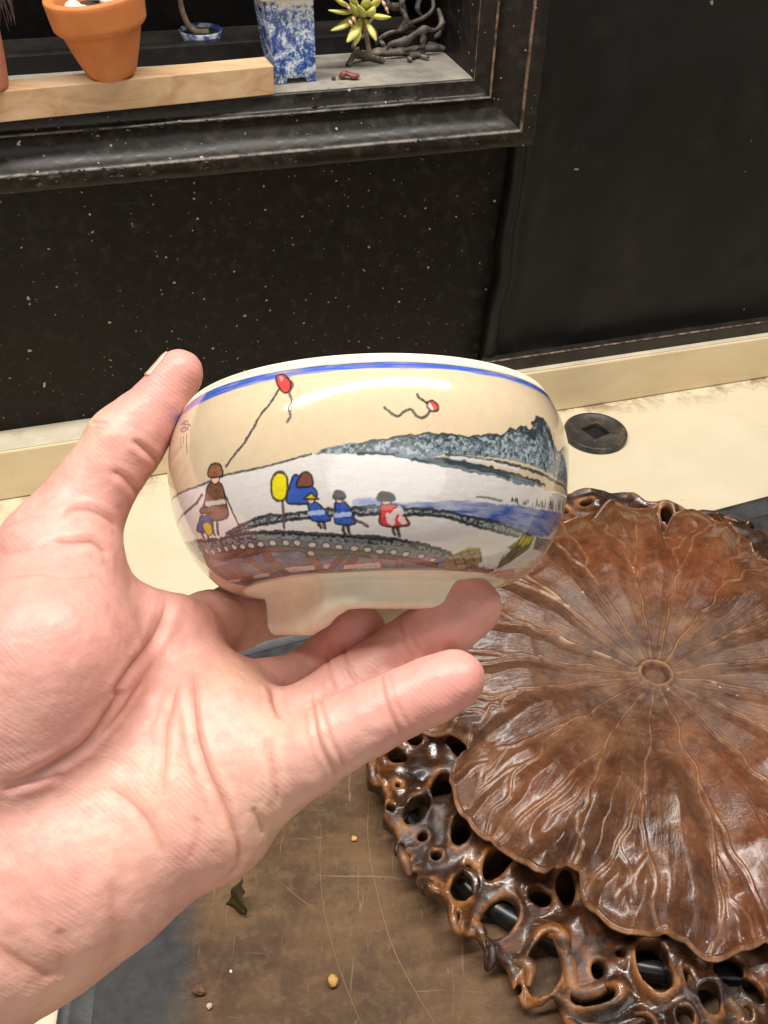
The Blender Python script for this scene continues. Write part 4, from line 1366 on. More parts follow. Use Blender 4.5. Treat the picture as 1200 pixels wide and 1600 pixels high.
q1 = zz_(240, 540, 3.529); q2 = zz_(560, 540, 3.529); q3 = zz_(260, 740, 3.529); q4 = zz_(560, 740, 3.529)

n1 = fbm(FP, 0.35, 1, 4); n2 = fbm(FP, 1.6, 2, 3); n3 = vnoise(FP, 5.0, 3)
streak = fbm(FP * np.array([0.25, 1.6], np.float32), 1.0, 4, 3)
IMG = np.empty(FP.shape[:2] + (3,), np.float32)
IMG[:] = np.array([0.62, 0.485, 0.315])
IMG *= (0.94 + 0.12 * n1)[..., None]
# iron specks in the body
spk = vnoise(FP, 3.1, 8) * vnoise(FP, 4.7, 9)
IMG *= (1 - 0.35 * np.clip((spk - 0.62) / 0.12, 0, 1))[..., None]
RELIEF = np.zeros(FP.shape[:2], np.float32)


def over(mask, colr):
    global IMG
    colr = np.asarray(colr, np.float32)
    IMG = IMG * (1 - mask[..., None]) + colr * mask[..., None]


def region(pts, m_=1.2):
    lo_, hi_ = pts.min(0) - m_, pts.max(0) + m_
    j0, j1 = np.searchsorted(UU[0], [lo_[0], hi_[0]]); i0, i1 = np.searchsorted(VV[:, 0], [lo_[1], hi_[1]])
    return slice(i0, max(i1, i0 + 1)), slice(j0, max(j1, j0 + 1))


def wobble(P, a):
    return P + a * (np.stack([vnoise(P, 0.9, 21), vnoise(P, 0.9, 22)], -1) - 0.5)


def fill(pts, colr, alpha=1.0, soft=0.16, tex=0.12, wob=0.35, smooth=5, flat=False, relief=0.0, line=None, lw=0.3, lcol=(0.012, 0.012, 0.016)):
    p = np.asarray(pts, float) if flat else fl(pts)
    if smooth: p = catmull(p, smooth, True)
    R_ = region(p)
    P_ = wobble(FP[R_], wob)
    if P_.size == 0: return
    d = poly_sdf(P_, p)
    cov = np.clip(0.5 - d / (2 * soft), 0, 1) * alpha
    c_ = np.asarray(colr, np.float32) * (1 + tex * 2 * (n2[R_] - 0.5) + tex * 1.5 * (streak[R_] - 0.5))[..., None]
    IMG[R_] = IMG[R_] * (1 - cov[..., None]) + np.clip(c_, 0, 1) * cov[..., None]
    RELIEF[R_] = np.maximum(RELIEF[R_], cov * relief)
    if line:
        stroke(np.vstack([p, p[:1]]), lw, lcol, flat=True, smooth=0)


def stroke(pts, w, colr, alpha=0.95, flat=False, smooth=5, vary=0.5, wob=0.25, taper=False, soft=0.11):
    p = np.asarray(pts, float) if flat else fl(pts)
    if smooth and len(p) > 1: p = catmull(p, smooth)
    R_ = region(p, w + 0.6)
    P_ = wobble(FP[R_], wob)
    if P_.size == 0: return
    d, t = line_dist(P_, p)
    ww = w * 0.78 * (1 + vary * 2 * (n2[R_] - 0.5))
    if taper: ww = ww * np.clip(np.minimum(t, 1 - t) * 5 + 0.25, 0, 1)
    cov = np.clip(0.5 - (d - ww) / (2 * soft), 0, 1) * alpha * np.clip(0.75 + 0.5 * n3[R_], 0, 1)
    IMG[R_] = IMG[R_] * (1 - cov[..., None]) + np.asarray(colr, np.float32) * cov[..., None]
    RELIEF[R_] = np.maximum(RELIEF[R_], cov * 0.25)


def dash_texture(mask, colr, scale, thr, seed):
    t = fbm(FP, scale, seed, 2)
    over(np.clip((t - thr) / 0.06, 0, 1) * mask, colr)


INK = (0.010, 0.011, 0.015)
BLUE = (0.030, 0.085, 0.40)
SNOW = (0.66, 0.615, 0.585)
TOPV = VV.max()

# snow field
snow_top = q1((98, 860), (190, 795), (270, 765), (390, 715), (560, 680), (700, 645), (870, 600)) + q2((0, 595), (200, 605), (420, 650), (600, 690), (760, 715), (880, 750), (1030, 800), (1145, 835))
snow_bot = q4((1150, 130), (1115, 250), (1040, 400), (960, 480), (760, 540), (500, 535), (0, 540)) + q3((880, 545), (600, 570), (440, 620), (330, 590), (230, 520), (120, 420), (60, 300), (20, 160))
p = fl(snow_top + snow_bot)
ext_r = np.array([(p[len(snow_top) - 1][0] + 18, p[len(snow_top) - 1][1] - 1), (p[len(snow_top)][0] + 18, p[len(snow_top)][1] - 16)])
ext_l = np.array([(p[-1][0] - 16, p[-1][1] - 14), (p[0][0] - 16, p[0][1] - 1)])
poly_ = np.vstack([p[:len(snow_top)], ext_r, p[len(snow_top):], ext_l])
fill(poly_, SNOW, flat=True, smooth=0, tex=0.06, relief=1.0)
RELIEF *= (0.55 + 0.5 * n1 + 0.35 * streak)
stroke(snow_top[:7], 0.38, (0.025, 0.032, 0.038))

# hills with misty foot
hill = q2((0, 540), (160, 515), (330, 490), (480, 485), (600, 505), (700, 495), (800, 490), (835, 455), (870, 470), (905, 440), (950, 475), (965, 430), (1000, 398), (1040, 430), (1070, 520), (1100, 590), (1135, 555), (1158, 575))
hillb = q2((1158, 800), (1100, 740), (980, 670), (820, 630), (640, 610), (520, 600), (360, 620), (200, 605), (0, 590)) + q1((1000, 600), (880, 602)) + q1((960, 560), (1100, 535))
ph = fl(hill + hillb)
xr = ph[len(hill) - 1]
ph = np.vstack([ph[:len(hill)], [(xr[0] + 6, xr[1] + 2), (xr[0] + 14, xr[1] - 4), (xr[0] + 14, xr[1] - 12)], ph[len(hill):]])
fill(ph, (0.16, 0.20, 0.225), flat=True, smooth=0, tex=0.45, wob=0.6)
dm = poly_sdf(wobble(FP, 0.8), ph)
ins = np.clip(-dm / 0.4, 0, 1)
topd, _ = line_dist(FP, fl(hill))
over(ins * np.clip(1 - topd / 3.2, 0, 1) * np.clip((fbm(FP, 1.3, 31, 3) - 0.40) / 0.10, 0, 1) * 0.95, (0.012, 0.017, 0.02))
over(ins * np.clip((fbm(FP, 1.1, 33, 3) - 0.52) / 0.08, 0, 1) * 0.65, (0.40, 0.46, 0.50))
over(ins * np.clip((fbm(FP, 1.7, 35, 2) - 0.56) / 0.06, 0, 1) * 0.8, (0.02, 0.027, 0.03))
big = fl(q2((1000, 420), (1010, 470), (1040, 560), (960, 500), (900, 470)))
for a_, b_ in ((0, 1), (1, 2), (0, 3), (3, 4)): stroke([big[a_], big[b_]], 1.5, (0.022, 0.028, 0.032), flat=True, smooth=0, alpha=0.75, wob=1.6)
stroke(q2((960, 435), (1000, 400), (1045, 470), (1085, 600)), 0.8, (0.02, 0.025, 0.03), wob=0.9)
stroke(hill, 0.34, (0.02, 0.026, 0.03), wob=0.9, smooth=2)
stroke(q2((0, 595), (200, 600), (420, 650), (600, 690), (760, 715)), 0.45, (0.02, 0.03, 0.035), wob=0.6)
stroke(q2((480, 600), (660, 625), (800, 645), (960, 690), (1080, 745), (1150, 800)), 0.5, (0.02, 0.027, 0.032), wob=0.5)
fill(q2((200, 600), (480, 620), (700, 660), (900, 730), (1030, 770), (900, 765), (700, 710), (430, 655)), (0.13, 0.17, 0.19), tex=0.4, wob=1.0)
stroke(q2((420, 625), (600, 650), (780, 690), (1030, 770)), 0.4, (0.02, 0.027, 0.032), wob=0.9)
stroke(q2((300, 625), (520, 650), (700, 690), (830, 720)), 0.5, (0.03, 0.04, 0.045), wob=1.2)
stroke(q2((520, 615), (700, 640), (880, 690)), 0.45, (0.62, 0.60, 0.60), wob=0.6)

# river
riv = fl(q4((0, 140), (250, 165), (450, 150), (620, 150), (760, 170), (880, 175), (1000, 200), (1110, 215)) + q4((1100, 290), (1040, 350), (950, 345), (800, 280), (600, 235), (440, 205), (280, 190), (0, 185)))
riv = np.vstack([riv[:8], [(riv[7][0] + 12, riv[7][1] - 1), (riv[7][0] + 12, riv[7][1] - 8)], riv[8:]])
d = poly_sdf(wobble(FP, 0.7), riv)
cov = np.clip(0.5 - d / 0.5, 0, 1)
over(cov * np.clip(0.40 + 1.6 * (streak - 0.32), 0.25, 1), (0.045, 0.105, 0.36))
over(cov * np.clip((fbm(FP * np.array([0.3, 1.4], np.float32), 0.9, 41, 3) - 0.5) / 0.1, 0, 1) * 0.5, (0.38, 0.42, 0.52))
over(np.clip(0.5 - d / 0.5, 0, 1) * np.clip((UU - riv[3][0]) / 8, 0, 1) * 0.5, (0.022, 0.07, 0.33))
stroke(q3((1040, 160), (1120, 150), (1180, 150)), 0.9, (0.08, 0.17, 0.48), alpha=0.6)
# reeds
rgp = np.random.default_rng(5)
for k in range(44):
    t = rgp.random() ** 0.8
    x = 830 + t * 310; yb = 155 + t * 60 + rgp.uniform(-4, 6); L = rgp.uniform(14, 30) + t * 62 * rgp.random()
    a_ = q4((x, yb), (x + rgp.uniform(-5, 9), yb - L))
    stroke(a_, 0.26, (0.03, 0.035, 0.03), smooth=0, vary=0.3, taper=True)
stroke(q4((650, 128), (700, 132), (790, 150)), 0.35, (0.06, 0.07, 0.07), alpha=0.8)
# far bank: a low stone wall along the path
bank_u = q3((330, 330), (400, 290), (520, 240), (640, 225), (800, 215), (920, 195), (1080, 185), (1150, 180)) + q4((0, 195), (95, 185), (280, 195), (440, 205), (600, 235), (760, 270), (900, 325), (950, 350))
bank_l = q4((880, 350), (780, 325), (620, 285), (450, 235), (280, 230), (95, 225), (0, 230)) + q3((1080, 225), (900, 235), (780, 245), (640, 260), (520, 285), (420, 310), (350, 335))
fill(bank_u + bank_l, (0.20, 0.235, 0.25), smooth=0, tex=0.5, wob=0.5)
pb = fl(bank_u + bank_l); db = np.clip(-poly_sdf(FP, pb) / 0.25, 0, 1)
over(db * np.clip((fbm(FP, 1.8, 51, 2) - 0.53) / 0.07, 0, 1) * 0.95, (0.02, 0.024, 0.028))
over(db * np.clip((fbm(FP, 1.9, 53, 2) - 0.63) / 0.07, 0, 1) * 0.6, (0.5, 0.52, 0.53))
stroke(bank_u, 0.50, INK, smooth=3, wob=0.8)
stroke(bank_l, 0.50, INK, smooth=3, wob=0.5)

# near bank: footbridge parapet of stones over timber framing
par_u = q3((110, 390), (180, 375), (300, 360), (400, 335), (560, 320), (700, 325), (830, 335), (1000, 345), (1180, 360)) + q4((0, 345), (180, 360), (300, 380), (420, 410), (500, 440), (560, 500))
deck_b = q3((440, 620), (600, 572), (820, 548), (1000, 545), (1200, 540)) + q4((0, 540), (250, 535), (500, 538), (620, 545))
low = par_u + deck_b[::-1] + q3((330, 590), (230, 510), (150, 440))
pl_ = fl(low)
pl_ = np.vstack([pl_, [(pl_[-1][0] - 1.0, pl_[-1][1] + 1)]])
fill(pl_, (0.085, 0.095, 0.135), flat=True, smooth=0, tex=0.5, wob=0.4)                      # dark water under the bridge
dl = np.clip(-poly_sdf(FP, pl_) / 0.3, 0, 1)
over(dl * np.clip((fbm(FP * np.array([0.4, 1.2], np.float32), 1.2, 61, 3) - 0.55) / 0.1, 0, 1) * 0.55, (0.20, 0.245, 0.31))
over(dl * np.clip((UU - fl(q3((900, 500)))[0][0]) / 10, 0, 1) * 0.6, (0.19, 0.22, 0.235))
BROWN = (0.135, 0.058, 0.036)
beam_u = q3((170, 465), (260, 445), (400, 415), (560, 400), (720, 405), (850, 420), (1000, 425), (1180, 430)) + q4((0, 425), (150, 445), (330, 475), (440, 495))
beam_l = q4((430, 520), (300, 490), (150, 470), (0, 450)) + q3((1160, 470), (1000, 445), (850, 455), (720, 425), (560, 435), (420, 460), (300, 490), (200, 490))
fill(beam_u + beam_l, BROWN, smooth=0, tex=0.5, line=True, lw=0.25)
for quad in (((240, 455), (262, 450), (470, 590), (440, 610)), ((350, 490), (385, 480), (500, 580), (460, 590)), ((420, 470), (455, 455), (620, 550), (580, 560)), ((520, 435), (560, 425), (690, 545), (640, 555)),
             ((770, 440), (830, 450), (880, 540), (830, 545)), ((950, 455), (1000, 450), (905, 540), (870, 545)), ((200, 480), (330, 590), (360, 585), (235, 470)), ((1020, 450), (1060, 455), (1010, 545), (960, 545))):
    fill(q3(*quad), BROWN, smooth=0, tex=0.5, line=True, lw=0.2, lcol=(0.05, 0.035, 0.035))
for quad in (((60, 440), (100, 445), (160, 530), (110, 535)), ((215, 470), (250, 475), (240, 535), (200, 535))):
    fill(q4(*quad), (0.20, 0.14, 0.115), smooth=0, tex=0.4, line=True, lw=0.18, lcol=(0.08, 0.06, 0.06))
for quad in (((650, 520), (815, 508), (820, 528), (680, 545)), ((985, 505), (1180, 495), (1185, 520), (975, 528)), ((485, 560), (570, 548), (570, 565), (480, 580)), ((345, 590), (420, 580), (400, 598), (350, 602)), ((865, 505), (905, 502), (890, 525), (870, 525))):
    fill(q3(*quad), (0.50, 0.37, 0.31), smooth=0, tex=0.2)
fill(q4((0, 500), (110, 490), (125, 520), (0, 525)), (0.50, 0.41, 0.36), smooth=0, tex=0.2)
# parapet stones
par_l = q4((500, 480), (420, 450), (300, 415), (180, 400), (0, 395)) + q3((1180, 400), (1000, 385), (830, 372), (700, 365), (560, 365), (400, 385), (300, 405), (180, 430), (140, 430))
fill(par_u[:-1] + par_l, (0.185, 0.185, 0.20), smooth=0, tex=0.5, wob=0.5)
pp_ = fl(par_u[:-1] + par_l); dp = np.clip(-poly_sdf(FP, pp_) / 0.25, 0, 1)
over(dp * np.clip((fbm(FP, 1.5, 71, 2) - 0.52) / 0.06, 0, 1) * 0.95, (0.018, 0.02, 0.027))
stroke(par_u, 0.62, INK, smooth=3, wob=0.7)
stones = q3((172, 450), (195, 437), (222, 425), (258, 430), (293, 421), (330, 412), (374, 407), (420, 402), (470, 398), (522, 390), (585, 383), (660, 385), (722, 384), (808, 393), (884, 397), (955, 405), (1035, 413), (1112, 417), (1180, 424), (798, 440)) + \
    q4((52, 418), (120, 428), (193, 434), (262, 443), (345, 455), (408, 478))
for k, sp_ in enumerate(stones):
    c_ = fl([sp_])[0]
    t = np.linspace(0, 2 * math.pi, 9)[:-1]
    wx, wy = (1.25, 0.85) if k > 8 else (0.8 + 0.05 * k, 0.85)
    e = np.stack([c_[0] + wx * np.cos(t) * rgp.uniform(.85, 1.15, 8), c_[1] + wy * np.sin(t) * rgp.uniform(.85, 1.15, 8)], -1)
    fill(e, (0.56, 0.46, 0.43), flat=True, tex=0.2, line=True, lw=0.30, lcol=(0.02, 0.018, 0.022))
stroke(deck_b, 0.40, (0.03, 0.028, 0.04), smooth=3)
# straw heaps and a yellow bush
fill(q4((455, 500), (520, 450), (600, 410), (665, 412), (680, 440), (670, 490), (620, 525), (500, 530)), (0.30, 0.205, 0.10), smooth=0, tex=0.5)
for a_, b_ in (((520, 450), (660, 412)), ((660, 412), (675, 490)), ((540, 470), (650, 440)), ((500, 510), (640, 480)), ((600, 420), (640, 490)), ((560, 440), (600, 520)), ((660, 415), (580, 500)), ((520, 460), (540, 520))):
    stroke(q4(a_, b_), 0.28, (0.10, 0.06, 0.02), smooth=0)
stroke(q4((580, 425), (620, 412), (670, 415)), 0.35, (0.45, 0.36, 0.06), smooth=2)
stroke(q4((570, 535), (620, 515), (660, 530), (720, 540)), 1.6, (0.055, 0.025, 0.028), wob=1.0)
for a_, b_ in (((690, 525), (720, 505)), ((660, 520), (690, 508)), ((720, 535), (750, 515))): stroke(q4(a_, b_), 0.25, (0.05, 0.03, 0.03), smooth=0)
fill(q4((750, 530), (800, 460), (840, 420), (815, 405), (880, 370), (910, 335), (965, 345), (950, 400), (890, 450), (830, 490)), (0.13, 0.125, 0.055), smooth=0, tex=0.5, wob=0.8)
for k in range(34):
    t = rgp.random(); x = 775 + 170 * t + rgp.uniform(-20, 20); y = 510 - 150 * t + rgp.uniform(-20, 20)
    stroke(q4((x, y), (x + rgp.uniform(8, 34), y - rgp.uniform(10, 40))), 0.22, (0.025, 0.025, 0.015), smooth=0)
for k in range(9):
    x = 890 + 8 * k; stroke(q4((x - 12, 395 + rgp.uniform(-8, 8)), (x + 14, 345 + rgp.uniform(-6, 6))), 0.4, (0.62, 0.54, 0.04), smooth=0, taper=True)
fill(q4((960, 420), (975, 350), (1065, 370), (1020, 440)), (0.13, 0.135, 0.13), smooth=0, tex=0.6, wob=0.8)
stroke(q4((740, 555), (800, 500), (850, 470)), 0.3, (0.05, 0.04, 0.03))

# small walkers on the path, plainly drawn, and two toy kites
YEL, SKIN, BRN = (0.72, 0.56, 0.02), (0.70, 0.44, 0.32), (0.17, 0.075, 0.035)


def blob(pts, colr, qq, lw=0.32, smooth=4, tex=0.12):
    fill(qq(*pts), colr, smooth=smooth, tex=tex, wob=0.25, line=True, lw=lw, lcol=INK)


stroke(q1((690, 240), (640, 320), (590, 380), (550, 450), (500, 530), (440, 610), (400, 665)), 0.42, (0.03, 0.03, 0.035))
blob([(676, 175), (700, 158), (735, 175), (755, 205), (745, 250), (722, 258), (690, 225)], (0.70, 0.055, 0.05), q1)
stroke(q1((745, 190), (765, 215), (748, 260), (765, 310), (750, 350), (752, 390), (735, 420)), 0.42, (0.09, 0.08, 0.075))
blob([(380, 315), (410, 305), (440, 330), (435, 358), (400, 360), (378, 340)], (0.66, 0.07, 0.06), q2)
stroke(q2((388, 322), (402, 345)), 0.6, (0.66, 0.55, 0.5), smooth=0)
stroke(q2((325, 268), (335, 290), (365, 308), (385, 318)), 0.42, INK)
stroke(q2((395, 358), (375, 388), (345, 400), (318, 385), (295, 355), (268, 352), (240, 375), (215, 388), (180, 375), (145, 340)), 0.42, (0.045, 0.05, 0.05))
# plain little walkers: a coat, a head, a hat and two legs each
BLU = (0.035, 0.090, 0.40)


def legs(qq, x, y, h, w=0.62):
    for dx in (-9, 9):
        stroke(qq((x + dx, y), (x + dx * 1.6, y + h * 0.6), (x + dx * 1.2 + 8, y + h)), w, INK, smooth=2)


def walker(qq, x, y, w, h, coat, hat, hatshape, lean=0.0, sash=None):
    """x,y = foot point on the drawing; w,h in the same units"""
    legs(qq, x, y - h * 0.24, h * 0.24)
    L = lean * h
    blob([(x - w * .5, y - h * .22), (x - w * .42 + L * .4, y - h * .5), (x - w * .25 + L * .8, y - h * .72), (x + w * .25 + L * .8, y - h * .72), (x + w * .45 + L * .4, y - h * .48), (x + w * .5, y - h * .22)], coat, qq, tex=0.4)
    hx, hy = x + L, y - h * .82
    blob([(hx - w * .2, hy), (hx, hy - h * .1), (hx + w * .2, hy), (hx + w * .1, hy + h * .1), (hx - w * .1, hy + h * .1)], SKIN, qq, lw=0.2)
    if hatshape == 'cone':
        blob([(hx - w * .42, hy - h * .02), (hx, hy - h * .2), (hx + w * .42, hy - h * .02)], hat, qq, smooth=0, tex=0.4)
    else:
        blob([(hx - w * .3, hy), (hx - w * .2, hy - h * .16), (hx + w * .2, hy - h * .16), (hx + w * .3, hy)], hat, qq, tex=0.4)
    if sash is not None:
        stroke(qq((x - w * .35 + L * .5, y - h * .42), (x + w * .38 + L * .5, y - h * .46)), 0.7, sash, smooth=0)


# brown-coated walker with a pole, a child in blue with a yellow bundle
stroke(q1((270, 822), (215, 890), (135, 1015)), 0.46, INK)
stroke(q1((385, 800), (430, 900), (475, 1000)), 0.40, (0.05, 0.03, 0.02))
walker(q1, 340, 1040, 130, 390, BRN, (0.26, 0.11, 0.04), 'cap', 0.0, (0.60, 0.56, 0.52))
walker(q1, 285, 1062, 84, 170, (0.045, 0.075, 0.27), BRN, 'cap')
blob([(275, 985), (300, 972), (322, 1000), (325, 1035), (305, 1048), (282, 1020)], (0.62, 0.44, 0.015), q1, lw=0.2)
# a round yellow lantern on a stake and a stack of blue and brown bundles
stroke(q1((712, 850), (716, 930), (720, 1005)), 0.50, (0.10, 0.055, 0.045))
blob([(740, 870), (745, 800), (770, 720), (800, 715), (850, 760), (900, 800), (895, 845), (850, 872)], BLU, q1)
blob([(790, 780), (810, 710), (850, 697), (878, 740), (875, 775)], (0.17, 0.06, 0.03), q1)
blob([(650, 776), (662, 718), (696, 698), (730, 718), (740, 776), (728, 836), (696, 856), (662, 836)], (0.72, 0.60, 0.01), q1, lw=0.42)
# two walkers in blue, one under a yellow hat
walker(q1, 925, 1005, 100, 190, BLU, (0.68, 0.55, 0.01), 'cone', -0.30, (0.40, 0.50, 0.72))
walker(q1, 1060, 1035, 105, 235, BLU, (0.022, 0.018, 0.012), 'cap', -0.16, (0.40, 0.50, 0.72))
stroke(q1((1095, 955), (1140, 975), (1180, 995)), 0.5, (0.09, 0.035, 0.025), smooth=0)
# a walker in a red and white jacket
walker(q2, 205, 1045, 150, 235, (0.62, 0.045, 0.04), (0.014, 0.013, 0.012), 'cap', -0.22)
for a_, b_ in (((165, 935), (185, 975)), ((205, 915), (190, 945)), ((235, 950), (255, 975)), ((225, 900), (235, 920))): stroke(q2(a_, b_), 0.9, (0.66, 0.58, 0.54), smooth=0, wob=0.8)
# two written characters at the edge
iw = 0.25
for pts in (((282, 663), (290, 661)), ((286, 657), (286, 675), (283, 673)), ((281, 671), (290, 667)), ((289, 656), (289, 664)), ((286, 660), (293, 658)), ((287, 664), (293, 663)), ((290, 667), (290, 673)), ((286, 669), (293, 668)), ((287, 674), (293, 671)), ((294, 656), (294, 671)), ((294, 663), (297, 665)),
            ((283, 684), (283, 698)), ((287, 682), (287, 692)), ((292, 678), (292, 708))):
    stroke(list(pts), iw, (0.05, 0.045, 0.04), smooth=0, vary=0.2, wob=0.1, alpha=1.0)

# rim: brushed blue band, then bare lip
bandc = TOPV - 3.0 + 0.35 * (fbm(np.stack([UU, UU * 0], -1), 0.12, 81, 3) - 0.5)
bw_ = 0.85 + 0.6 * (fbm(np.stack([UU, UU * 0], -1), 0.09, 83, 3) - 0.45) + 0.55 * np.clip(-UU / 40, 0, 1)
dband = np.abs(VV - bandc) - bw_
bst = fbm(FP * np.array([0.12, 2.2], np.float32), 1.0, 85, 3)
over(np.clip(0.5 - dband / 0.25, 0, 1) * np.clip(0.55 + 1.5 * (bst - 0.25), 0, 1), (0.040, 0.105, 0.46))
over(np.clip(0.5 - (np.abs(VV - (bandc + bw_ * 0.85)) - 0.12) / 0.16, 0, 1) * np.clip((n1 - 0.3) * 3, 0, 0.9), (0.020, 0.035, 0.12))
over(np.clip(0.5 - (np.abs(VV - (bandc - bw_ - 0.25)) - 0.25) / 0.3, 0, 1) * np.clip((bst - 0.5) * 6, 0, 0.6), (0.10, 0.19, 0.52))
over(np.clip((VV - (TOPV - 1.6)) / 0.25, 0, 1), (0.70, 0.62, 0.49))
blob([(676, 175), (700, 158), (735, 175), (755, 205), (745, 250), (722, 258), (690, 225)], (0.70, 0.055, 0.05), q1)
stroke(q1((700, 175), (708, 190)), 0.5, (0.80, 0.30, 0.26), smooth=0)

# bare clay below the painted zone
cu = np.concatenate([IMG, np.tile(IMG[:, :1] * 0 + np.array([0.62, 0.52, 0.40], np.float32), (1, len(TH) - NU, 1))], 1)
gl = np.clip((VV - 0.3) / 0.4, 0, 1) * np.clip((TOPV - 1.5 - VV) / 0.3, 0, 1)
gl = np.concatenate([gl, np.tile(gl[:, :1], (1, len(TH) - NU))], 1)
RE = np.concatenate([RELIEF, np.zeros((NV, len(TH) - NU), np.float32)], 1)
GA = bowl_pt(TH[None], hv[:, None], rv[:, None] + 0.00010 * RE + 0.00012 * np.sin(3 * TH)[None] * (hv / BH_)[:, None])
n = NT('painted_glaze')
pc_ = n.attr('paint', 'Color'); g_ = n.attr('glaze')
nz = n.noise(700, 3, 0.6); nz2 = n.noise(180, 3, 0.6)
colr = n.mix(n.ramp(nz, [(0.5, 0.0), (0.75, 0.10)]), pc_, (0.36, 0.28, 0.2))
M_GLAZE = n.set(col=colr, rough=n.math('SUBTRACT', 0.62, n.math('MULTIPLY', g_, 0.50)), coat=n.math('MULTIPLY', g_, 0.8), coatr=0.035,
                normal=n.bump(n.math('ADD', n.math('MULTIPLY', nz2, 0.5), n.math('MULTIPLY', nz, 0.3)), 0.22, 0.0005), spec=0.5)
mesh_obj('wall', GA.reshape(-1, 3), grid_faces(NV, len(TH), True), M_GLAZE, bowl, attrs={'paint': cu.reshape(-1, 3), 'glaze': gl.ravel()})

# lip and inside
n = NT('bare_clay')
q_ = n.noise(160, 5, 0.6); q2_ = n.noise(900, 3, 0.6)
cc = n.ramp(q_, [(0.3, (0.70, 0.60, 0.435)), (0.7, (0.78, 0.69, 0.53))])
cc = n.mix(n.math('MULTIPLY', specks(n, 260, 0.10, 0.86, 2.0), 0.7), cc, (0.16, 0.11, 0.07))
M_CLAY = n.set(col=cc, rough=0.78, normal=n.bump(n.math('ADD', q2_, n.noise(90, 3, 0.5, n.co((1, 1, 4)))), 0.22, 0.0007))
n = NT('inner_glaze')
M_INNER = n.set(col=n.ramp(n.noise(40, 4), [(0.3, (0.60, 0.51, 0.37)), (0.7, (0.68, 0.59, 0.45))]), rough=0.25)
rt = float(outer_r(BH_))
inn = [(rt, BH_), (rt - 0.0006, BH_ + 0.0009), (rt - 0.0018, BH_ + 0.0013), (rt - 0.0030, BH_ + 0.0008), (rt - 0.0038, BH_ - 0.0012)]
V, Fq = lathe(inn, 180, B0, B_AX, B_RT, B_FR); mesh_obj('lip', V, Fq[:, ::-1], M_CLAY, bowl)
ins_ = [(rt - 0.0038, BH_ - 0.0012)] + [(float(outer_r(h)) - 0.0042, h) for h in np.linspace(BH_ - 0.003, 0.008, 22)] + [(0.026, 0.0045), (0.012, 0.0035), (0.0005, 0.0033)]
V, Fq = lathe(ins_, 120, B0, B_AX, B_RT, B_FR); mesh_obj('inside', V, Fq[:, ::-1], M_INNER, bowl)

# trimmed foot: a faceted ring with two deep notches, one claw hanging lower
NF = 288
tf = np.linspace(0, 2 * math.pi, NF, endpoint=False)


def facet(t, k, ph):
    a_ = (t - ph + math.pi / k) % (2 * math.pi / k) - math.pi / k
    return 1 / np.cos(a_) * math.cos(math.pi / k) ** 0.5


a4 = (tf - math.radians(30) + math.pi / 4) % (math.pi / 2) - math.pi / 4
rf0 = 0.0246 * smin(1 / np.cos(a4), np.full(NF, 1.24), 0.03)
dep = 0.0078 + 0 * tf


def bell(c_, w_, e_=4):
    a_ = (tf - math.radians(c_) + math.pi) % (2 * math.pi) - math.pi
    return np.exp(-np.abs(a_ / math.radians(w_)) ** e_)


tdeg = (np.degrees(tf) + 180) % 360 - 180
dep = dep + np.interp(tdeg, [-150, -122, -90, -58, -34, -15], [0, 0.0022, 0.0036, 0.0048, 0.0034, 0]) + 0.002 * bell(150, 30)
dep = dep - 0.0065 * bell(-160, 16) - 0.0070 * bell(100, 16) - 0.007 * bell(195, 16)
cut = 0.0 * tf
rows = []
for (kr, kd, add) in ((None, 0, 0.0), (0.985, 0.10, 0), (0.985, 0.30, 0), (1.01, 0.80, 0), (1.00, 0.93, -0.0002), (0.965, 1.0, -0.0003), (0.80, 1.0, 0), (0.74, 0.93, 0), (0.72, 0.4, 0), (0.70, 0.28, 0), (0.02, 0.25, 0)):
    r_ = np.full(NF, RF + 0.0001) if kr is None else (rf0 * kr + add) * (1 - 0.07 * max(0.0, kd - 0.08) * bell(-62, 47, 16) * (1 if kr > 0.9 else 0.6))
    d_ = dep * kd if kd in (0, 0.10, 0.30, 0.80, 0.93, 1.0) else np.full(NF, 0.0098 * kd)
    rows.append(bowl_pt(tf, -d_ + 0.0001, r_))
VF = np.array(rows)
o_ = mesh_obj('foot', VF.reshape(-1, 3), grid_faces(len(rows), NF, True)[:, ::-1], M_CLAY, bowl, smooth=False)

# ------------------------------------------------------------------ the left hand holding the bowl
def HP_(x, y, d): return at(x, y, d)


MMR = 0.001
palm = [  # (a, b, ra, rb) round cones of the palm, wrist and thenar mass
    ((20, 1415, .268), (325, 1268, .268), 20.5, 16.5),
    ((40, 1330, .270), (385, 1195, .270), 19, 13.2),
    ((40, 1250, .272), (378, 1150, .275), 18, 12.4),
    ((50, 1180, .275), (335, 1090, .282), 18, 12.0),
    ((40, 1120, .279), (282, 1010, .291), 17, 11.4),
    ((30, 1120, .267), (100, 890, .279), 24, 15.5),
    ((110, 940, .286), (262, 972, .288), 9, 6.5),
    ((-60, 1457, .268), (-300, 1810, .262), 26.5, 27.5),
    ((-60, 1440, .268), (60, 1380, .267), 24, 22),
]
bulges = [((78, 1030, .262), 21.0), ((150, 1370, .2615), 18.5), ((60, 1450, .263), 17), ((345, 1125, .2695), 9.0), ((378, 1200, .2635), 9.5), ((330, 1290, .2625), 11)]
thumb = [((82, 858, .283), 14.0), ((138, 778, .286), 10.9), ((168, 735, .287), 10.0), ((196, 692, .288), 10.4), ((222, 662, .2885), 9.1), ((248, 630, .289), 7.6), ((281, 584, .290), 6.7)]
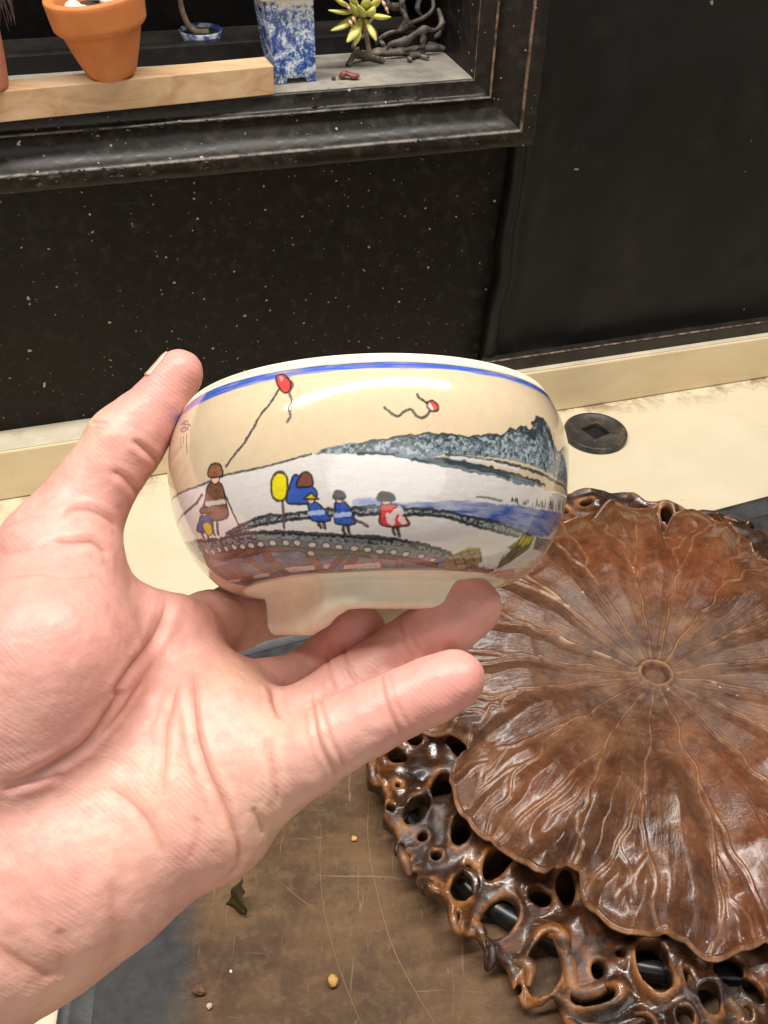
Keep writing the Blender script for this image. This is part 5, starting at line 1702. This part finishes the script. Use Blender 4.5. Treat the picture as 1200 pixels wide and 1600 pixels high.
pinky = [((385, 1222, .2675), 11.6), ((432, 1206, .2645), 10.6), ((480, 1181, .2625), 9.6), ((533, 1149, .2615), 9.0), ((579, 1125, .2615), 8.7), ((628, 1100, .2615), 8.2), ((672, 1080, .262), 8.3), ((711, 1061, .2625), 7.7)]
ring = [((385, 1160, .2755), 11.4), ((432, 1150, .2755), 10.2), ((490, 1121, .2755), 9.6), ((545, 1085, .276), 9.3), ((597, 1050, .2765), 9.1), ((648, 1012, .277), 8.7), ((692, 978, .2775), 8.8), ((734, 947, .278), 8.3)]
middle = [((345, 1098, .283), 11.5), ((415, 1082, .292), 9.3), ((470, 1072, .298), 9.2), ((520, 1040, .300), 9.3), ((545, 1008, .295), 9.3), ((556, 990, .290), 8.6)]
index = [((275, 1008, .292), 11), ((325, 980, .304), 10.2), ((365, 965, .316), 9.6), ((420, 952, .333), 9.0), ((475, 950, .342), 8.4), ((520, 957, .345), 7.6)]
C3 = lambda t: (HP_(*t[0]).astype(np.float32), t[1] * MMR)
palmW = [(HP_(*a).astype(np.float32), HP_(*b).astype(np.float32), ra * MMR, rb * MMR) for a, b, ra, rb in palm]
bulgW = [C3(b) for b in bulges]
fingW = [[C3(t) for t in f_] for f_ in (thumb, pinky, ring, middle, index)]
FK = (0.007, 0.0045, 0.0045, 0.004, 0.004)


def chain_sdf(P, ch):
    d = None
    for (a, ra), (b, rb) in zip(ch[:-1], ch[1:]):
        e = cone(P, a, b, ra, rb)
        d = e if d is None else smin(d, e, 0.0016)
    return d


def hand_sdf(P):
    d = None
    for a, b, ra, rb in palmW:
        e = cone(P, a, b, ra, rb)
        d = e if d is None else smin(d, e, 0.010)
    for c_, r_ in bulgW:
        d = smin(d, np.linalg.norm(P - c_, axis=-1) - r_, 0.009)
    out = d
    for ch, k_ in zip(fingW, FK):
        out = np.minimum(out, smin(d, chain_sdf(P, ch), k_))
    return out


allp = np.array([p for f_ in fingW for p, _ in f_] + [a for a, _, _, _ in palmW] + [palmW[i][1] for i in range(7)])
lo = allp.min(0) - 0.034; hi = allp.max(0) + 0.034
VH, QH = surface_nets(hand_sdf, lo, hi, 0.00155)
VH = relax(VH, QH, 3)
tmp = mesh_obj('hand_cage', VH, QH, None)
ms = tmp.modifiers.new('s', 'SUBSURF'); ms.levels = 2; ms.render_levels = 2
dg = bpy.context.evaluated_depsgraph_get()
ev = tmp.evaluated_get(dg)
mev = bpy.data.meshes.new_from_object(ev)
nv_ = len(mev.vertices)
HV = np.empty(nv_ * 3, np.float32); mev.vertices.foreach_get('co', HV); HV = HV.reshape(-1, 3)
HN = np.empty(nv_ * 3, np.float32); mev.vertices.foreach_get('normal', HN); HN = HN.reshape(-1, 3)
HF = np.empty(len(mev.polygons) * 4, np.int32); mev.loops.foreach_get('vertex_index', HF); HF = HF.reshape(-1, 4)
bpy.data.objects.remove(tmp)


def trace(x, y):
    d_ = ray(x, y); L_ = np.linalg.norm(d_); t = 0.20
    for _ in range(70):
        s_ = float(hand_sdf((CAM + d_ * t)[None].astype(np.float32))[0])
        t += s_ / L_ * 0.9
        if s_ < 5e-5 or t > 0.5: break
    return (CAM + d_ * t) if t < 0.45 else None


y7 = lambda *p: [(a * 0.4, 1050 + b * 0.4) for a, b in p]
y5 = lambda *p: [(a / 2.857, 520 + b / 2.857) for a, b in p]
y6 = lambda *p: [(300 + a / 2.308, 860 + b / 2.308) for a, b in p]
w5 = lambda *p: [(a / 4, 620 + b / 4) for a, b in p]
creases = [  # points, depth mm, half width mm
    (y5((742, 1170), (735, 1240), (690, 1350), (610, 1470), (530, 1590)) + y7((460, 110), (350, 270), (250, 340), (130, 405), (0, 442)), 1.5, 1.5),
    (y7((0, 470), (100, 440), (250, 400)), 0.5, 1.2),
    (y7((560, 30), (480, 150), (390, 260)), 0.6, 0.9),
    (y7((690, 60), (665, 150), (645, 220), (640, 330), (628, 480)), 0.8, 1.0),
    (y7((750, -20), (752, 130), (770, 260), (810, 390), (860, 490), (910, 600), (938, 700), (925, 770), (880, 815)), 1.3, 1.2),
    (y7((1060, 60), (1075, 130), (1095, 190)), 1.0, 1.0),
    (y7((1055, 235), (1045, 290), (1060, 360), (1075, 440), (1090, 520)), 0.8, 1.0),
    (y7((985, 530), (1015, 590), (1030, 640)), 0.7, 1.0),
    (y7((430, 455), (520, 520), (590, 610), (640, 720)), 0.7, 1.6),
    (y7((760, 560), (765, 640), (740, 740)), 0.4, 1.3),
    (y7((232, 1000), (235, 1120), (228, 1205)), 0.5, 2.8),
    (y7((440, 800), (448, 1000), (440, 1100), (400, 1150)), 0.6, 3.2),
    (y7((-60, 1050), (0, 1085), (60, 1125), (130, 1165), (215, 1200)), 1.0, 3.4),
    (y6((430, 535), (440, 590), (447, 650), (470, 720), (508, 785), (530, 815)), 0.62, 0.75),
    (y6((462, 530), (470, 590), (485, 640), (508, 700), (540, 760), (560, 785)), 0.5, 0.7),
    (y6((680, 450), (688, 500), (700, 550), (730, 620), (765, 670)), 0.5, 0.7),
    (y6((706, 440), (722, 510), (745, 570), (785, 640)), 0.3, 0.6),
    (y6((488, 380), (494, 420), (500, 465), (520, 510)), 0.5, 0.7),
    (y6((548, 350), (556, 385), (572, 435), (595, 475)), 0.45, 0.7),
    (y6((745, 245), (755, 285), (772, 335), (805, 385)), 0.45, 0.7),
    (y6((770, 235), (790, 290), (825, 350)), 0.25, 0.6),
    (w5((820, 260), (880, 310), (940, 360), (1000, 410)), 0.9, 1.0),
    (w5((690, 460), (760, 500), (830, 560), (875, 605)), 0.8, 1.1),
    (w5((380, 740), (480, 700), (600, 720), (690, 770), (735, 820)), 0.9, 1.1),
    (w5((330, 900), (450, 910), (580, 905), (650, 950), (690, 985)), 1.0, 1.3),
    (w5((570, 160), (620, 160), (660, 165)), 0.6, 0.5),
    (w5((0, 990), (200, 950), (420, 920)), 0.4, 1.2),
    (w5((0, 830), (150, 760), (300, 740)), 0.3, 1.2),
    (y5((0, 1100), (150, 1080), (300, 1095), (450, 1090)), 0.35, 1.0),
]
DH = np.zeros(nv_, np.float32); CR = np.zeros(nv_, np.float32)
for pts, dm_, wm_ in creases:
    pp = catmull(pts, 5)
    tr_ = [trace(x, y) for x, y in pp]
    tr_ = [p for p in tr_ if p is not None]
    if len(tr_) < 2: continue
    tr_ = np.array(tr_, np.float32)
    lo_, hi_ = tr_.min(0) - 0.009, tr_.max(0) + 0.009
    mk = np.where(((HV > lo_) & (HV < hi_)).all(-1))[0]
    d_, t_ = line_dist(HV[mk], tr_)
    end = np.clip(np.minimum(t_, 1 - t_) * 7 + (0.45 if wm_ < 0.8 else 0.12), 0, 1)
    w_ = wm_ * MMR
    DH[mk] -= dm_ * MMR * 0.62 * end * (0.75 * np.exp(-(d_ / w_) ** 2) + 0.42 * np.exp(-(d_ / (w_ * 0.33)) ** 2) - 0.38 * np.exp(-((d_ - 2.0 * w_) / w_) ** 2))
    CR[mk] = np.maximum(CR[mk], end * min(1.0, dm_ * 0.9) * np.exp(-(d_ / (w_ * 0.55)) ** 2))
# soft unevenness of flesh
DH += 0.0011 * (fbm(HV, 60, 3, 3) - 0.5) + 0.00035 * (fbm(HV, 300, 5, 2) - 0.5)
HV2 = HV + HN * DH[:, None]
# press the flesh where it meets the bowl: nothing enters the ceramic
rel = HV2 - B0
hx = rel @ B_AX; rxy = rel - hx[:, None] * B_AX; rlen = np.linalg.norm(rxy, axis=1)
pen = np.where((hx > 0.0) & (hx < BH_), outer_r(np.clip(hx, 0, BH_)) + 0.0003 - rlen, -1)
mk = (pen > 0) & (pen < 0.012)
HV2[mk] += (rxy[mk] / rlen[mk][:, None]) * pen[mk][:, None]
print('hand verts', nv_, 'max penetration mm', float(pen.max() * 1000))
# skin tone fields
tips = [(fingW[0][-1][0], .020), (fingW[1][-1][0], .017), (fingW[2][-1][0], .018), (fingW[3][-1][0], .016), (HP_(90, 1000, .26), .026), (HP_(330, 1330, .262), .016), (HP_(365, 1150, .266), .013), (HP_(560, 1110, .262), .010), (HP_(120, 1400, .262), .02), (HP_(180, 720, .285), .012)]
RED = np.zeros(nv_, np.float32)
for i_, (p, r_) in enumerate(tips):
    RED = np.maximum(RED, (1.0 if i_ < 4 else 0.6) * np.exp(-(np.linalg.norm(HV - p, axis=1) / r_) ** 2))
yel = [(HP_(410, 1180, .265), .012), (HP_(385, 1260, .262), .014), (HP_(260, 1230, .262), .012), (HP_(370, 1090, .272), .010), (HP_(490, 1150, .262), .007), (HP_(200, 1300, .262), .014), (HP_(300, 1180, .265), .010), (HP_(120, 1460, .262), .016), (HP_(140, 670, .285), .008)]
YE = np.zeros(nv_, np.float32)
for p, r_ in yel: YE = np.maximum(YE, np.exp(-(np.linalg.norm(HV - p, axis=1) / r_) ** 2))

n = NT('skin')
m1 = n.noise(45, 5, 0.6); m2 = n.noise(170, 4, 0.6); m3 = n.noise(700, 3, 0.6)
c = n.ramp(m1, [(0.3, (0.58, 0.285, 0.232)), (0.7, (0.67, 0.385, 0.318))])
c = n.mix(n.math('MULTIPLY', n.attr('red'), 0.85), c, (0.66, 0.275, 0.235))
c = n.mix(n.math('MULTIPLY', n.attr('yel'), 0.8), c, (0.68, 0.43, 0.295))
c = n.mix(n.ramp(m2, [(0.46, 0.0), (0.70, 0.42)]), c, (0.50, 0.22, 0.175))
c = n.mix(n.math('MULTIPLY', n.attr('crease'), 0.55), c, (0.40, 0.150, 0.095))
# fine ridges of the palm and a net of tiny wrinkles
wv = n.wave(300, 22.0, 2, None, 0.12, 'DIAGONAL')
vr = n.new('ShaderNodeTexVoronoi', feature='DISTANCE_TO_EDGE'); vr.inputs['Scale'].default_value = 650
n.t.links.new(n.co(), vr.inputs['Vector'])
msk = n.math('MAXIMUM', n.ramp(n.noise(55, 3), [(0.42, 0.0), (0.62, 0.8)]), n.attr('red'))
hgt_ = n.math('ADD', n.math('MULTIPLY', n.math('MULTIPLY', wv, msk), 0.22), n.math('MULTIPLY', n.ramp(vr.outputs['Distance'], [(0.0, 0.0), (0.12, 1.0)]), 0.10))
hgt_ = n.math('ADD', hgt_, n.math('MULTIPLY', m3, 0.5))
M_SKIN = n.set(col=c, rough=n.ramp(m2, [(0.3, 0.40), (0.7, 0.54)]), spec=0.42, sss=0.22, sssr=(0.0045, 0.0017, 0.0008), ssss=1.0, normal=n.bump(hgt_, 0.5, 0.00036))
hand = mesh_obj('hand', HV2, HF.astype(np.int64), M_SKIN, origin=HP_(-60, 1457, .268), attrs={'red': RED, 'yel': YE, 'crease': CR})
tag(hand, 'open left hand with palm up, thumb and fingertips gripping the painted bowl', 'hand')
bpy.data.meshes.remove(mev)

# thumb nail on the side turned away
n = NT('nail')
M_NAIL = n.set(col=n.ramp(n.noise(120, 3), [(0.3, (0.62, 0.40, 0.30)), (0.7, (0.70, 0.50, 0.38))]), rough=0.28, sss=0.1, sssr=(0.002, 0.001, 0.0006), ssss=1.0)
ta, tb_ = fingW[0][-2][0].astype(float), fingW[0][-1][0].astype(float)
td = nrm(tb_ - ta)
tl = nrm(at(228, 598, .289) - at(255, 620, .289)); tl = nrm(tl - td * (tl @ td) + FWD * 0.2 - td * (FWD @ td) * 0.2)
ts = np.cross(td, tl)
nu_, nv2 = 18, 12
NC, ND_ = [], []
for i_ in range(nu_):
    t = i_ / (nu_ - 1)
    for j_ in range(nv2):
        a_ = (j_ / (nv2 - 1) - 0.5) * 1.9 * (1 - 0.35 * max(0.0, t - .75) * 4 * 0.5)
        NC.append(ta + (tb_ - ta) * (0.42 + 0.78 * t) + td * 0.0010 * math.cos(a_ * 1.5) * t)
        ND_.append(tl * math.cos(a_) + ts * math.sin(a_))
NC, ND_ = np.array(NC, np.float32), np.array(ND_, np.float32)
s_lo, s_hi = np.zeros(len(NC)), np.full(len(NC), 0.012)
for _ in range(24):
    s_m = (s_lo + s_hi) / 2
    inside_ = hand_sdf(NC + ND_ * s_m[:, None].astype(np.float32)) < -0.00015
    s_lo = np.where(inside_, s_m, s_lo); s_hi = np.where(inside_, s_hi, s_m)
V = NC + ND_ * np.maximum(s_lo, 0.0035)[:, None]
nail = mesh_obj('thumbnail', V, grid_faces(nu_, nv2), M_NAIL, hand)
md = nail.modifiers.new('thickness', 'SOLIDIFY'); md.thickness = 0.0003; md.offset = 1
